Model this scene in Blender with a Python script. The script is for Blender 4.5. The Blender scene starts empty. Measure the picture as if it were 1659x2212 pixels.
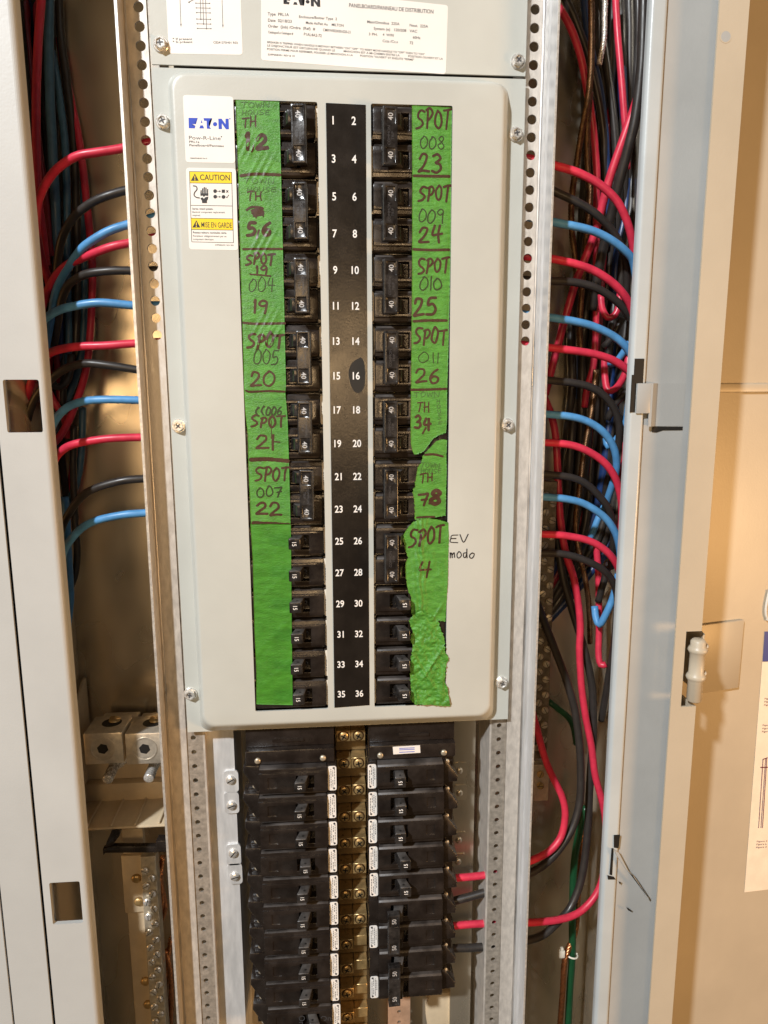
import bpy, bmesh, math, random
from mathutils import Vector, Matrix, noise

random.seed(7)
scene = bpy.context.scene
C = scene.collection
MM = 0.001

# ------------------------------------------------------------------ camera
CAM = (-16.84, -544.47, -187.5)              # millimetres; cover face is the plane y = 0
YAW, PIT, ROL, FOC = 0.0808, 0.1719, -0.0035, 1534.0
PW, PH = 1659.0, 2212.0
def _axes():
    cy, sy, cp, sp = math.cos(YAW), math.sin(YAW), math.cos(PIT), math.sin(PIT)
    f = Vector((sy*cp, cy*cp, -sp)); r = Vector((cy, -sy, 0)); u = r.cross(f)
    cr, sr = math.cos(ROL), math.sin(ROL)
    return cr*r + sr*u, -sr*r + cr*u, f
AR, AU, AF = _axes()
cam = bpy.data.cameras.new('camera'); camo = bpy.data.objects.new('camera', cam); C.objects.link(camo)
m3 = Matrix((AR, AU, -AF)).transposed()
camo.matrix_world = Matrix.Translation(Vector(CAM)*MM) @ m3.to_4x4()
cam.sensor_fit = 'VERTICAL'; cam.sensor_height = 24.0
cam.lens = FOC/PH*24.0
cam.clip_start = 0.02; cam.clip_end = 50
scene.camera = camo

# ------------------------------------------------------------------ world and lamps
w = bpy.data.worlds.new('World'); scene.world = w; w.use_nodes = True
bg = w.node_tree.nodes['Background']
bg.inputs[0].default_value = (1.0, 0.80, 0.55, 1); bg.inputs[1].default_value = 0.062
def area(name, loc, target, size, power, col):
    l = bpy.data.lights.new(name, 'AREA'); l.shape = 'DISK'; l.size = size; l.energy = power; l.color = col
    o = bpy.data.objects.new(name, l); C.objects.link(o)
    o.location = Vector(loc)*MM
    d = (Vector(target)-Vector(loc)).normalized()
    o.rotation_euler = d.to_track_quat('-Z', 'Y').to_euler()
    return o
area('ceiling_lamp', (-1900, -2650, 2080), (20, 0, -260), 0.18, 222.0, (0.95, 0.98, 1.0))
area('warm_lamp', (45, -1360, -140), (0, 0, -200), 0.22, 2.5, (1.0, 0.66, 0.34))
area('warm_room_lamp', (-800, -2300, -40), (-150, 0, -250), 0.60, 7.5, (1.0, 0.66, 0.34))
area('warm_side_lamp', (1400, -800, -520), (160, 0, -350), 0.30, 15.0, (1.0, 0.55, 0.21))
scene.view_settings.view_transform = 'Standard'; scene.view_settings.look = 'None'
scene.view_settings.exposure = -0.08; scene.view_settings.gamma = 1.0
scene.cycles.use_denoising = True

# ------------------------------------------------------------------ finding real positions from measured pixels
def ray(px, py):
    return (px-PW/2)/FOC*AR - (py-PH/2)/FOC*AU + AF
def up(px, py, Y):
    d = ray(px, py); t = (Y-CAM[1])/d.y
    return Vector(CAM) + t*d
def hit(px, py, p0, n):
    d = ray(px, py); p0 = Vector(p0); n = Vector(n)
    t = (p0-Vector(CAM)).dot(n)/d.dot(n)
    return Vector(CAM) + t*d
CROPS = {'A': (486.0, 205.2, .13672), 'B': (486.0, 486.0, .13672), 'C': (486.0, 783.1, .17093),
         'D': (783.1, 205.2, .13672), 'E': (783.1, 486.0, .13672), 'F': (783.1, 783.1, .17093),
         'G': (783.1, 1107.1, .19782), 'H': (513.0, 1107.1, .19782), 'S': (388.8, 199.8, .15616),
         'N': (561.6, 0.0, .25391), 'M': (345.6, 0.0, .11719), 'L': (129.6, 1501.3, .17581),
         'J': (1404.1, 1242.1, .31744)}
def cp(c, x, y):
    if isinstance(c, tuple):
        return (553.0*c[0] + x/3.0, 553.0*c[1] + y/3.0)
    a, b, s = CROPS[c]
    return (a + s*x, b + s*y)
def cw(c, x, y, Y):
    return up(*cp(c, x, y), Y)

# ------------------------------------------------------------------ materials
MATS = {}
def mat(name, col, rough=.5, metal=0.0, var=0.0, vscale=60, bump=0.0, bscale=600, spec=.5, col2=None, stretch=None, rvar=0.0, coat=0.0, detail=4.0):
    m = bpy.data.materials.new(name); m.use_nodes = True; MATS[name] = m
    nt = m.node_tree; b = nt.nodes['Principled BSDF']
    b.inputs['Base Color'].default_value = (*col, 1); b.inputs['Roughness'].default_value = rough
    b.inputs['Metallic'].default_value = metal; b.inputs['Specular IOR Level'].default_value = spec
    b.inputs['Coat Weight'].default_value = coat; b.inputs['Coat Roughness'].default_value = .12
    tc = nt.nodes.new('ShaderNodeTexCoord'); mp = nt.nodes.new('ShaderNodeMapping')
    oi = nt.nodes.new('ShaderNodeObjectInfo')
    nt.links.new(tc.outputs['Object'], mp.inputs['Vector'])
    sc = nt.nodes.new('ShaderNodeVectorMath'); sc.operation = 'SCALE'; sc.inputs[0].default_value = (3.1, 5.7, 7.3)
    nt.links.new(oi.outputs['Random'], sc.inputs['Scale']); nt.links.new(sc.outputs[0], mp.inputs['Location'])
    if stretch: mp.inputs['Scale'].default_value = stretch
    if var > 0 or rvar > 0:
        n = nt.nodes.new('ShaderNodeTexNoise'); n.inputs['Scale'].default_value = vscale; n.inputs['Detail'].default_value = detail
        n.inputs['Roughness'].default_value = .62
        nt.links.new(mp.outputs[0], n.inputs['Vector'])
        if var > 0:
            r = nt.nodes.new('ShaderNodeValToRGB')
            c2 = col2 if col2 else tuple(min(1, c*(1+var)) for c in col)
            c1 = tuple(c*(1-var) for c in col) if not col2 else col
            r.color_ramp.elements[0].position = .36; r.color_ramp.elements[1].position = .68
            r.color_ramp.elements[0].color = (*c1, 1); r.color_ramp.elements[1].color = (*c2, 1)
            nt.links.new(n.outputs['Fac'], r.inputs['Fac']); nt.links.new(r.outputs['Color'], b.inputs['Base Color'])
        if rvar > 0:
            mr = nt.nodes.new('ShaderNodeMapRange'); mr.inputs['From Min'].default_value = .3; mr.inputs['From Max'].default_value = .7
            mr.inputs['To Min'].default_value = max(.03, rough-rvar); mr.inputs['To Max'].default_value = rough+rvar
            nt.links.new(n.outputs['Fac'], mr.inputs['Value']); nt.links.new(mr.outputs[0], b.inputs['Roughness'])
    if bump > 0:
        n2 = nt.nodes.new('ShaderNodeTexNoise'); n2.inputs['Scale'].default_value = bscale; n2.inputs['Detail'].default_value = 3
        nt.links.new(mp.outputs[0], n2.inputs['Vector'])
        bp = nt.nodes.new('ShaderNodeBump'); bp.inputs['Strength'].default_value = bump; bp.inputs['Distance'].default_value = 0.0006
        nt.links.new(n2.outputs['Fac'], bp.inputs['Height']); nt.links.new(bp.outputs[0], b.inputs['Normal'])
    return m
mat('paint_grey', (.515, .53, .495), .36, 0, .05, 9, .10, 700, rvar=.06)
mat('paint_trim', (.50, .51, .50), .42, 0, .05, 9, .12, 700)
mat('paint_bead', (.47, .51, .525), .34, 0, .06, 12, .12, 600, rvar=.08)
mat('paint_cool_lit', (.385, .395, .39), .38, 0, .06, 12, .12, 600, rvar=.08)  # the trim's paint again, with cool lamp light tinted into it
mat('paint_warm_lit', (.50, .435, .335), .40, 0, .05, 9, .15, 500)  # same grey paint as the trim, warm light put into the colour
mat('bare_edge', (.66, .64, .6), .4, .5, .2, 300)
mat('galvanized', (.62, .60, .57), .36, .85, .28, 70, .10, 500, stretch=(1, 1, .25), rvar=.12)
mat('galvanized_dull', (.72, .64, .51), .29, .82, .16, 16, .10, 120, stretch=(1, 1, .55), rvar=.06, detail=2)
mat('rail_metal', (.60, .56, .51), .46, .35, .12, 260, .10, 700, stretch=(1, 1, .45), rvar=.10)
mat('rail_shaded', (.40, .36, .31), .46, .4, .2, 260, .12, 700, rvar=.1)  # rail metal darkened for the half shade on the stepped-back ledge
mat('lip_bright', (.72, .72, .72), .42, .35, .12, 120, .10, 500, stretch=(1, 1, .2), rvar=.12)
mat('aluminium', (.76, .69, .58), .36, .7, .12, 160, .06, 600, rvar=.08)
mat('zinc', (.80, .78, .74), .26, .6, .06, 400, .05, 900, rvar=.08)
mat('brass', (.52, .36, .16), .36, .65, .22, 130, .06, 600, rvar=.12)
mat('tinned', (.60, .53, .41), .36, .6, .2, 200, .05, 600, rvar=.1)
mat('copper', (.50, .22, .10), .30, .95, .3, 300)
mat('copper_dark', (.20, .115, .06), .38, .9, .35, 250)
mat('plastic_black', (.0125, .009, .0075), .25, 0, .5, 60, .10, 900, spec=.65, col2=(.026, .020, .017), rvar=.12, detail=7)
mat('plastic_dusty', (.018, .014, .012), .42, 0, .5, 45, .10, 900, spec=.45, col2=(.085, .075, .070), rvar=.12, detail=6)
mat('plastic_dusty_tip', (.035, .031, .029), .42, 0, .5, 90, .10, 900, spec=.5, col2=(.105, .096, .09), rvar=.1)
mat('bar_dark', (.20, .165, .12), .42, .6, .3, 200)
mat('strap_shaded', (.19, .13, .06), .48, .3, .2, 120)  # bus brass darkened to paint in the shade between the stabs
mat('copper_pale', (.58, .38, .26), .42, .35, .15, 90)
mat('plastic_tie', (.011, .0095, .009), .22, 0, .5, 120, .12, 700, spec=.5, col2=(.042, .038, .036), rvar=.1)
mat('plastic_slot', (.010, .009, .008), .55)
mat('plastic_tan', (.58, .47, .32), .55, 0, .08, 60, .05, 300)
mat('strip_black', (.014, .011, .009), .25, 0, .2, 40, .10, 700, spec=.5, rvar=.05)
mat('label_white', (.82, .80, .77), .42, 0, .03, 20)
mat('label_cream', (.86, .78, .66), .5, 0, .05, 60)
mat('print_white', (.85, .84, .82), .5)
mat('rating_white', (.50, .50, .50), .5)
mat('print_black', (.018, .016, .018), .5)
mat('print_grey', (.055, .055, .06), .5)
mat('print_blue', (.01, .055, .52), .45)
mat('print_yellow', (.86, .64, .01), .45)
mat('print_maroon', (.16, .03, .05), .5)
mat('ink_brown', (.042, .018, .011), .42, 0, .35, 900, col2=(.078, .030, .018))
mat('ink_thin', (.03, .045, .012), .5)
mat('ink_faint', (.055, .13, .03), .55)
mat('ink_black', (.02, .016, .018), .45)
mat('tape_green', (.082, .285, .036), .38, 0, .22, 420, .75, 1900, spec=.5, stretch=(.25, 1, 1), rvar=.08)
mat('tape_green_dark', (.055, .235, .020), .46, 0, .18, 300, .6, 1900, spec=.4, stretch=(.25, 1, 1), rvar=.08)
for nm, c in (('red', (.60, .032, .070)), ('blue', (.085, .28, .56)), ('black', (.030, .026, .024)), ('green', (.008, .065, .024)), ('navy', (.012, .035, .12)), ('slate', (.045, .125, .215)), ('crimson', (.22, .008, .022))):
    mat('wire_'+nm, c, .38, 0, .12, 110, .06, 500, spec=.45, rvar=.08)
mat('nylon', (.75, .72, .62), .4)
mat('rust', (.23, .10, .035), .8, 0, .6, 400, .3, 900, col2=(.36, .25, .13))
mat('blue_card', (.02, .05, .26), .45)
mat('clear_edge', (.7, .68, .62), .15)

# ------------------------------------------------------------------ object helpers (all lengths in millimetres)
LOC = {}
def tag(o, label=None, cat=None, group=None, kind=None):
    if label: o['label'] = label
    if cat: o['category'] = cat
    if group: o['group'] = group
    if kind: o['kind'] = kind
    return o
def thing(name, label, cat, loc=(0, 0, 0), group=None, kind=None):
    o = bpy.data.objects.new(name, None); C.objects.link(o)
    o.location = Vector(loc)*MM; o.empty_display_size = .01; LOC[o.name] = Vector(loc)
    return tag(o, label, cat, group, kind)
def origin_of(p):
    return LOC.get(p.name, Vector((0, 0, 0))) if p else Vector((0, 0, 0))
def make_mesh(name, verts, faces, mats, smooth=False, fm=None, off=Vector((0, 0, 0))):
    me = bpy.data.meshes.new(name)
    me.from_pydata([(Vector(v)-off)*MM for v in verts], [], faces)
    for mn in (mats if isinstance(mats, (list, tuple)) else [mats]): me.materials.append(MATS[mn])
    if fm: me.polygons.foreach_set('material_index', fm)
    if smooth: me.polygons.foreach_set('use_smooth', [True]*len(me.polygons))
    me.update()
    return me
def link(name, me, parent=None):
    o = bpy.data.objects.new(name, me); C.objects.link(o)
    if parent: o.parent = parent; LOC[o.name] = origin_of(parent)
    return o
def obj(name, verts, faces, mats, parent=None, smooth=False, fm=None):
    return link(name, make_mesh(name, verts, faces, mats, smooth, fm, origin_of(parent)), parent)
def solo(name, verts, faces, mats, label, cat, group=None, smooth=False, fm=None, kind=None):
    c = sum((Vector(v) for v in verts), Vector())/len(verts)
    o = bpy.data.objects.new(name, make_mesh(name, verts, faces, mats, smooth, fm, c)); C.objects.link(o)
    o.location = c*MM; LOC[o.name] = c
    return tag(o, label, cat, group, kind)
def copy_child(src, parent, name=None):
    c = src.copy(); C.objects.link(c); c.parent = parent
    if name: c.name = name
    return c
def bevel(o, wdt, seg=2, angle=30):
    md = o.modifiers.new('b', 'BEVEL'); md.width = wdt*MM; md.segments = seg; md.limit_method = 'ANGLE'; md.angle_limit = math.radians(angle)
    md.harden_normals = False
    dg = bpy.context.evaluated_depsgraph_get(); dg.update()
    me = bpy.data.meshes.new_from_object(o.evaluated_get(dg))
    old = o.data; o.modifiers.clear(); o.data = me; me.name = old.name
    bpy.data.meshes.remove(old)
    me.polygons.foreach_set('use_smooth', [True]*len(me.polygons))
    me.set_sharp_from_angle(angle=math.radians(38))
    return o

class G:                                     # a geometry bag
    def __init__(s): s.v = []; s.f = []; s.m = []
    def add(s, vs, fs, mi=0):
        o = len(s.v); s.v += [Vector(v) for v in vs]; s.f += [tuple(i+o for i in f) for f in fs]; s.m += [mi]*len(fs); return s
    def box(s, x0, x1, y0, y1, z0, z1, mi=0):
        vs = [(x, y, z) for z in (z0, z1) for y in (y0, y1) for x in (x0, x1)]
        return s.add(vs, [(0, 2, 3, 1), (4, 5, 7, 6), (0, 1, 5, 4), (2, 6, 7, 3), (0, 4, 6, 2), (1, 3, 7, 5)], mi)
    def hexa(s, p, mi=0):                    # 8 corners, bottom ring then top ring
        return s.add(p, [(3, 2, 1, 0), (4, 5, 6, 7), (0, 1, 5, 4), (1, 2, 6, 5), (2, 3, 7, 6), (3, 0, 4, 7)], mi)
    def cyl(s, p0, p1, r0, r1=None, n=16, mi=0, caps=True):
        p0 = Vector(p0); p1 = Vector(p1); r1 = r0 if r1 is None else r1
        d = (p1-p0).normalized(); a = d.orthogonal().normalized(); b = d.cross(a)
        vs = []
        for p, r in ((p0, r0), (p1, r1)):
            for k in range(n):
                t = 2*math.pi*k/n; vs.append(p + r*(math.cos(t)*a + math.sin(t)*b))
        fs = [(k, (k+1) % n, n+(k+1) % n, n+k) for k in range(n)]
        if caps: fs += [tuple(range(n-1, -1, -1)), tuple(range(n, 2*n))]
        return s.add(vs, fs, mi)
    def lathe(s, p0, d, prof, n=18, mi=0, ph=0.0):          # prof: (distance along d, radius)
        p0 = Vector(p0); d = Vector(d).normalized(); a = d.orthogonal().normalized(); b = d.cross(a)
        vs = []; fs = []
        for h, r in prof:
            for k in range(n):
                t = 2*math.pi*k/n+ph; vs.append(p0+h*d+r*(math.cos(t)*a+math.sin(t)*b))
        for i in range(len(prof)-1):
            for k in range(n):
                fs.append((i*n+k, i*n+(k+1) % n, (i+1)*n+(k+1) % n, (i+1)*n+k))
        fs.append(tuple(range(n-1, -1, -1))); fs.append(tuple(range((len(prof)-1)*n, len(prof)*n)))
        return s.add(vs, fs, mi)
    def plate(s, outline, y0, y1, mi=0):      # outline in (x, z), front at y0
        n = len(outline)
        ar = sum(outline[i][0]*outline[(i+1) % n][1]-outline[(i+1) % n][0]*outline[i][1] for i in range(n))
        if ar < 0: outline = outline[::-1]
        vs = [(x, y0, z) for x, z in outline] + [(x, y1, z) for x, z in outline]
        fs = [tuple(range(n)), tuple(range(2*n-1, n-1, -1))] + [(i, n+i, n+(i+1) % n, (i+1) % n) for i in range(n)]
        return s.add(vs, fs, mi)
    def quadstrip(s, a, b, mi=0):
        n = len(a)
        return s.add(list(a)+list(b), [(i, i+1, n+i+1, n+i) for i in range(n-1)], mi)
    def obj(s, name, mats, parent=None, smooth=False):
        return obj(name, s.v, s.f, mats, parent, smooth, s.m)
    def solo(s, name, mats, label, cat, group=None, smooth=False, kind=None):
        return solo(name, s.v, s.f, mats, label, cat, group, smooth, s.m, kind)

def smooth_path(pts, step=3.0):
    pts = [Vector(p) for p in pts]
    P = [2*pts[0]-pts[1]] + pts + [2*pts[-1]-pts[-2]]
    out = []
    for i in range(1, len(P)-2):
        p0, p1, p2, p3 = P[i-1:i+3]
        n = max(2, int((p2-p1).length/step))
        for k in range(n):
            t = k/n
            out.append(.5*((2*p1)+(-p0+p2)*t+(2*p0-5*p1+4*p2-p3)*t*t+(-p0+3*p1-3*p2+p3)*t**3))
    out.append(pts[-1]); return out
def frames(path):
    T = []
    for i in range(len(path)):
        a = path[max(0, i-1)]; b = path[min(len(path)-1, i+1)]; T.append((b-a).normalized())
    nrm = T[0].orthogonal().normalized(); N = [nrm]
    for i in range(1, len(path)):
        nrm = (nrm - nrm.dot(T[i])*T[i]).normalized(); N.append(nrm)
    return T, N
def tube(g, path, r, n=10, mi=0, twist=0.0):
    T, N = frames(path); vs = []; fs = []
    for i, p in enumerate(path):
        B = T[i].cross(N[i])
        for k in range(n):
            t = 2*math.pi*k/n + twist*i; vs.append(p + r*(math.cos(t)*N[i]+math.sin(t)*B))
    L = len(path)
    for i in range(L-1):
        for k in range(n): fs.append((i*n+k, i*n+(k+1) % n, (i+1)*n+(k+1) % n, (i+1)*n+k))
    fs.append(tuple(range(n-1, -1, -1))); fs.append(tuple(range((L-1)*n, L*n)))
    return g.add(vs, fs, mi)

_TXT = {}
def text_geo(s, bold=0.0):
    k = (s, bold)
    if k not in _TXT:
        cu = bpy.data.curves.new('t', 'FONT'); cu.body = s; cu.size = 1.0; cu.offset = bold; cu.resolution_u = 3
        o = bpy.data.objects.new('t', cu); C.objects.link(o)
        dg = bpy.context.evaluated_depsgraph_get(); dg.update()
        me = bpy.data.meshes.new_from_object(o.evaluated_get(dg))
        vs = [(v.co.x, v.co.y) for v in me.vertices]; fs = [tuple(p.vertices) for p in me.polygons]
        bpy.data.objects.remove(o); bpy.data.curves.remove(cu); bpy.data.meshes.remove(me)
        if vs:
            x0 = min(v[0] for v in vs); x1 = max(v[0] for v in vs)
            vs = [((a-x0)/(x1-x0), b/.69) for a, b in vs]
            _TXT[k] = (vs, fs, (x1-x0)/.69)
        else: _TXT[k] = ([], [], 1)
    return _TXT[k]
def put_text(g, s, P0, P1, h, n=None, bold=0.0, mi=0):
    """text with its baseline from P0 to P1 (its width is that distance), cap height h along up"""
    vs, fs, asp = text_geo(s, bold)
    P0 = Vector(P0); P1 = Vector(P1); x = P1-P0
    nn = Vector(n) if n else Vector((0, -1, 0))
    upv = nn.cross(x).normalized()
    g.add([P0 + a*x + b*h*upv for a, b in vs], fs, mi)
def ptext(g, c, s, x0, y0, x1, y1, h, Y, bold=0.012, mi=0):
    P0 = cw(c, x0, y0, Y); P1 = cw(c, x1, y1, Y)
    hh = (cw(c, x0, y0-h, Y)-P0).length
    put_text(g, s, P0, P1, hh, None, bold, mi)
def ctext(g, s, centre, h, angle=0.0, bold=0.0, mi=0, asp=1.0, n=(0, -1, 0)):
    vs, fs, a = text_geo(s, bold)
    wd = a*h*asp; n = Vector(n).normalized()
    x = Vector((1, 0, 0)); x = (x-x.dot(n)*n).normalized(); z = x.cross(n)*-1
    z = n.cross(x)
    ca, sa = math.cos(angle), math.sin(angle)
    xx = ca*x+sa*z; zz = -sa*x+ca*z
    g.add([Vector(centre)+(p-.5)*wd*xx+(q-.5)*h*zz for p, q in vs], fs, mi)
def poly(g, c, pts, Y, mi=0):
    vs = [cw(c, x, y, Y) for x, y in pts]
    ar = sum(vs[i].x*vs[(i+1) % len(vs)].z-vs[(i+1) % len(vs)].x*vs[i].z for i in range(len(vs)))
    if ar < 0: vs = vs[::-1]
    g.add(vs, [tuple(range(len(vs)))], mi)
def cdisc(g, c, x, y, r, Y, mi=0, n=20):
    poly(g, c, [(x+r*math.cos(2*math.pi*k/n), y+r*math.sin(2*math.pi*k/n)) for k in range(n)], Y, mi)
def ribbon(g, pts, wd, yfun, mi=0, jit=.12, step=.6):
    """flat pen stroke following pts (x, z) on the surface y = yfun(x, z)"""
    path = smooth_path([(p[0], 0, p[1]) for p in pts], step) if len(pts) > 1 else [Vector((pts[0][0], 0, pts[0][1])), Vector((pts[0][0]+.2, 0, pts[0][1]))]
    d0 = (path[0]-path[1]).normalized(); d1 = (path[-1]-path[-2]).normalized()
    ex = []
    for f, q in ((.5, .5), (.3, .86)): ex.append((path[0]+d0*wd*f, q))
    body = [(p, 1.0+jit*noise.noise(Vector((p.x*.9, p.z*.9, 3.1)))) for p in path]
    tail = [(path[-1]+d1*wd*f, q) for f, q in ((.3, .86), (.5, .5))]
    al = ex+body+tail; a = []; b = []
    for i, (p, q) in enumerate(al):
        t = (al[min(i+1, len(al)-1)][0]-al[max(i-1, 0)][0])
        if t.length < 1e-6: t = Vector((1, 0, 0))
        t.normalize(); nn = Vector((-t.z, 0, t.x))*wd*.5*q
        for L, pp in ((a, p+nn), (b, p-nn)): L.append(Vector((pp.x, yfun(pp.x, pp.z)-.16, pp.z)))
    g.quadstrip(b, a, mi)

ST = {  # stroke alphabet, unit box, y up
 'S': [[(.95, .95), (.5, 1), (.12, .8), (.25, .58), (.7, .45), (.85, .25), (.5, .05), (.02, .0)]],
 'P': [[(.15, 0), (.25, .5), (.3, .95)], [(.12, .9), (.6, 1.0), (.9, .78), (.7, .52), (.28, .42)]],
 'O': [[(.45, .98), (.1, .65), (.12, .2), (.5, .02), (.88, .3), (.85, .75), (.5, .98)]],
 'o': [[(.45, .7), (.1, .45), (.15, .1), (.5, .0), (.85, .25), (.8, .6), (.45, .7)]],
 'T': [[(.0, .93), (.5, .98), (1.0, 1.0)], [(.58, .97), (.5, .5), (.45, .0)]],
 'H': [[(.12, 1), (.15, .5), (.12, .0)], [(.88, 1), (.85, .5), (.9, 0)], [(.12, .48), (.88, .52)]],
 'W': [[(.0, 1), (.25, .05), (.5, .75), (.75, .05), (1, 1)]],
 'N': [[(.08, 0), (.12, 1), (.85, .05), (.95, 1)]],
 'U': [[(.1, 1), (.12, .3), (.45, .0), (.85, .3), (.9, 1)]],
 'E': [[(.9, .97), (.2, .9), (.12, .5), (.15, .08), (.95, .04)], [(.15, .52), (.75, .55)]],
 'V': [[(.05, .95), (.45, .0), (1, 1)]],
 'm': [[(.0, .65), (.08, .0)], [(.06, .45), (.3, .68), (.42, .05)], [(.42, .4), (.7, .66), (.9, .1)]],
 'd': [[(.6, .55), (.15, .5), (.1, .1), (.5, .05), (.68, .4)], [(.75, 1.0), (.66, .5), (.7, .0)]],
 'c': [[(.9, .9), (.3, .6), (.15, .3), (.6, .0)], [(.7, .95), (.2, .5), (.5, .1)]],
 '0': [[(.45, 1), (.08, .62), (.12, .15), (.5, .0), (.9, .3), (.88, .75), (.5, 1), (.35, .95)]],
 '1': [[(.3, .8), (.55, 1.0), (.52, .5), (.55, .0)]],
 '|': [[(.5, 1.0), (.5, .5), (.52, .0)]],
 '2': [[(.08, .72), (.3, .98), (.7, .93), (.72, .62), (.4, .28), (.05, .03), (.5, .06), (1.0, .07)]],
 '3': [[(.1, .92), (.5, 1.0), (.82, .8), (.6, .58), (.35, .52), (.75, .45), (.9, .22), (.55, .0), (.05, .08)]],
 '4': [[(.35, 1), (.12, .5), (.5, .46), (.98, .52)], [(.78, 1.0), (.72, .5), (.7, .0)]],
 '5': [[(.92, .98), (.3, .94), (.2, .55), (.6, .6), (.88, .35), (.6, .06), (.05, .0)]],
 '6': [[(.8, 1), (.35, .75), (.1, .35), (.35, .02), (.8, .1), (.88, .38), (.5, .5), (.18, .32)]],
 '7': [[(.05, .9), (.55, .95), (.95, .98), (.7, .5), (.55, .0)], [(.35, .48), (.9, .52)]],
 '8': [[(.55, .52), (.2, .75), (.5, 1), (.82, .78), (.5, .5), (.1, .25), (.45, .0), (.88, .2), (.55, .52)]],
 '9': [[(.82, .7), (.45, .55), (.15, .75), (.45, 1.0), (.85, .85), (.82, .5), (.7, .0)]],
 ',': [[(.6, .6), (.5, .2), (.25, -.1)]], '.': [[(.4, .1), (.6, .08)]], '-': [[(.0, .5), (1, .47)]],
}
def write(g, c, s, x0, y0, x1, y1, wd, yfun, Yref=0.0, mi=0, slope=0.0, seed=0):
    rnd = random.Random(s+str(x0)+str(y0)+c); n = len(s); cwid = (x1-x0)/n
    wts = [.35 if ch in ',.|1-' else 1.0 for ch in s]; tot = sum(wts); cur = x0
    for i, ch in enumerate(s):
        cwid = (x1-x0)*wts[i]/tot
        dy_ = rnd.uniform(-.07, .07)*(y1-y0); sl_ = rnd.uniform(-.04, .20); sc_ = rnd.uniform(.88, 1.06)
        for stk in ST.get(ch, []):
            wdj = wd*1.14*rnd.uniform(.93, 1.08)
            pts = []
            for u, v in stk:
                pxx = cur + cwid*(.06+.84*u) + rnd.uniform(-.05, .05)*cwid + sl_*(v-.5)*cwid*.8
                pyy = y1 + (y0-y1)*v*sc_ + dy_ + rnd.uniform(-.03, .03)*(y1-y0) - slope*(pxx-x0)
                p = cw(c, pxx, pyy, Yref); pts.append((p.x, p.z))
            ribbon(g, pts, wdj, yfun, mi)
        cur += cwid
def stroke(g, c, pts, wd, yfun, Yref=0.0, mi=0):
    ribbon(g, [(lambda p: (p.x, p.z))(cw(c, x, y, Yref)) for x, y in pts], wd, yfun, mi, .25)
def rrect(x0, x1, z0, z1, r, n=5):
    out = []
    for cx, cz, a0 in ((x1-r, z1-r, 0), (x0+r, z1-r, 90), (x0+r, z0+r, 180), (x1-r, z0+r, 270)):
        for k in range(n+1):
            t = math.radians(a0+90*k/n); out.append((cx+r*math.cos(t), cz+r*math.sin(t)))
    return out
def sheet(g, prof, z0, z1, th, mi=0):
    """bent sheet metal: profile in (x, y) swept along z with thickness th on the right-hand side"""
    n = len(prof); P = [Vector((p[0], p[1])) for p in prof]; off = []
    for i in range(n):
        a = (P[i]-P[i-1]).normalized() if i > 0 else (P[1]-P[0]).normalized()
        b = (P[i+1]-P[i]).normalized() if i < n-1 else a
        na = Vector((a.y, -a.x)); nb = Vector((b.y, -b.x)); mm = (na+nb)
        mm = mm/max(.3, mm.length_squared)*2
        off.append(P[i]+mm*th)
    ring = P+off[::-1]; k = len(ring)
    vs = [(p.x, p.y, z0) for p in ring]+[(p.x, p.y, z1) for p in ring]
    fs = [(i, (i+1) % k, k+(i+1) % k, k+i) for i in range(k)]
    for zz in (0, k):
        for i in range(n-1):
            q = (i, i+1, k-2-i, k-1-i); fs.append(tuple(j+zz for j in (q if zz else q[::-1])))
    return g.add(vs, fs, mi)
ZT, ZB = 300.0, -1000.0
# ------------------------------------------------------------------ the setting: enclosure, trim, rails
BACK = 112.0
enc = thing('enclosure_box', 'deep galvanized steel enclosure box behind the wiring, open at front', 'enclosure', (0, BACK, -350))
g = G(); g.box(-254, 254, BACK, BACK+2, ZB, ZT); g.obj('back_panel', 'galvanized_dull', enc)
g = G(); g.box(-256, -253.5, -2, BACK+2, ZB, ZT); sp = g.obj('side_panel', 'galvanized_dull', enc)
g = G(); g.box(253.5, 256, -2, BACK+2, ZB, ZT); g.obj('side_panel', 'galvanized_dull', enc)
g = G(); g.box(-253, 253, -2, BACK, ZT, ZT+2); g.obj('end_panel', 'galvanized_dull', enc)
# pale printed sticker on the left side wall
NX = (1, 0, 0)
def side(x, y): return hit(*cp((0, 2), x, y), (-253.3, 0, 0), NX)
q = [side(a, b) for a, b in ((392, 560), (478, 500), (520, 1330), (452, 1440))]
g = G(); g.add(q, [(0, 1, 2, 3)]); 
stk = g.obj('sticker', 'plastic_tan', enc)
g = G()
rr = random.Random(3)
for ly in (600, 640, 680, 720, 925, 950, 975, 1000, 1022, 1045, 1085, 1175, 1195, 1215, 1235, 1255, 1275):
    x0 = 404+(ly-560)*.05+rr.uniform(0, 6); x1 = x0+rr.uniform(30, 52)
    s = -.55
    p = [side(x0, ly), side(x1, ly+(x1-x0)*s), side(x1, ly+(x1-x0)*s+9), side(x0, ly+9)]
    g.add([v+Vector((.3, 0, 0)) for v in p], [(3, 2, 1, 0)])
g.obj('printed_lines', 'print_grey', stk)

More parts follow.
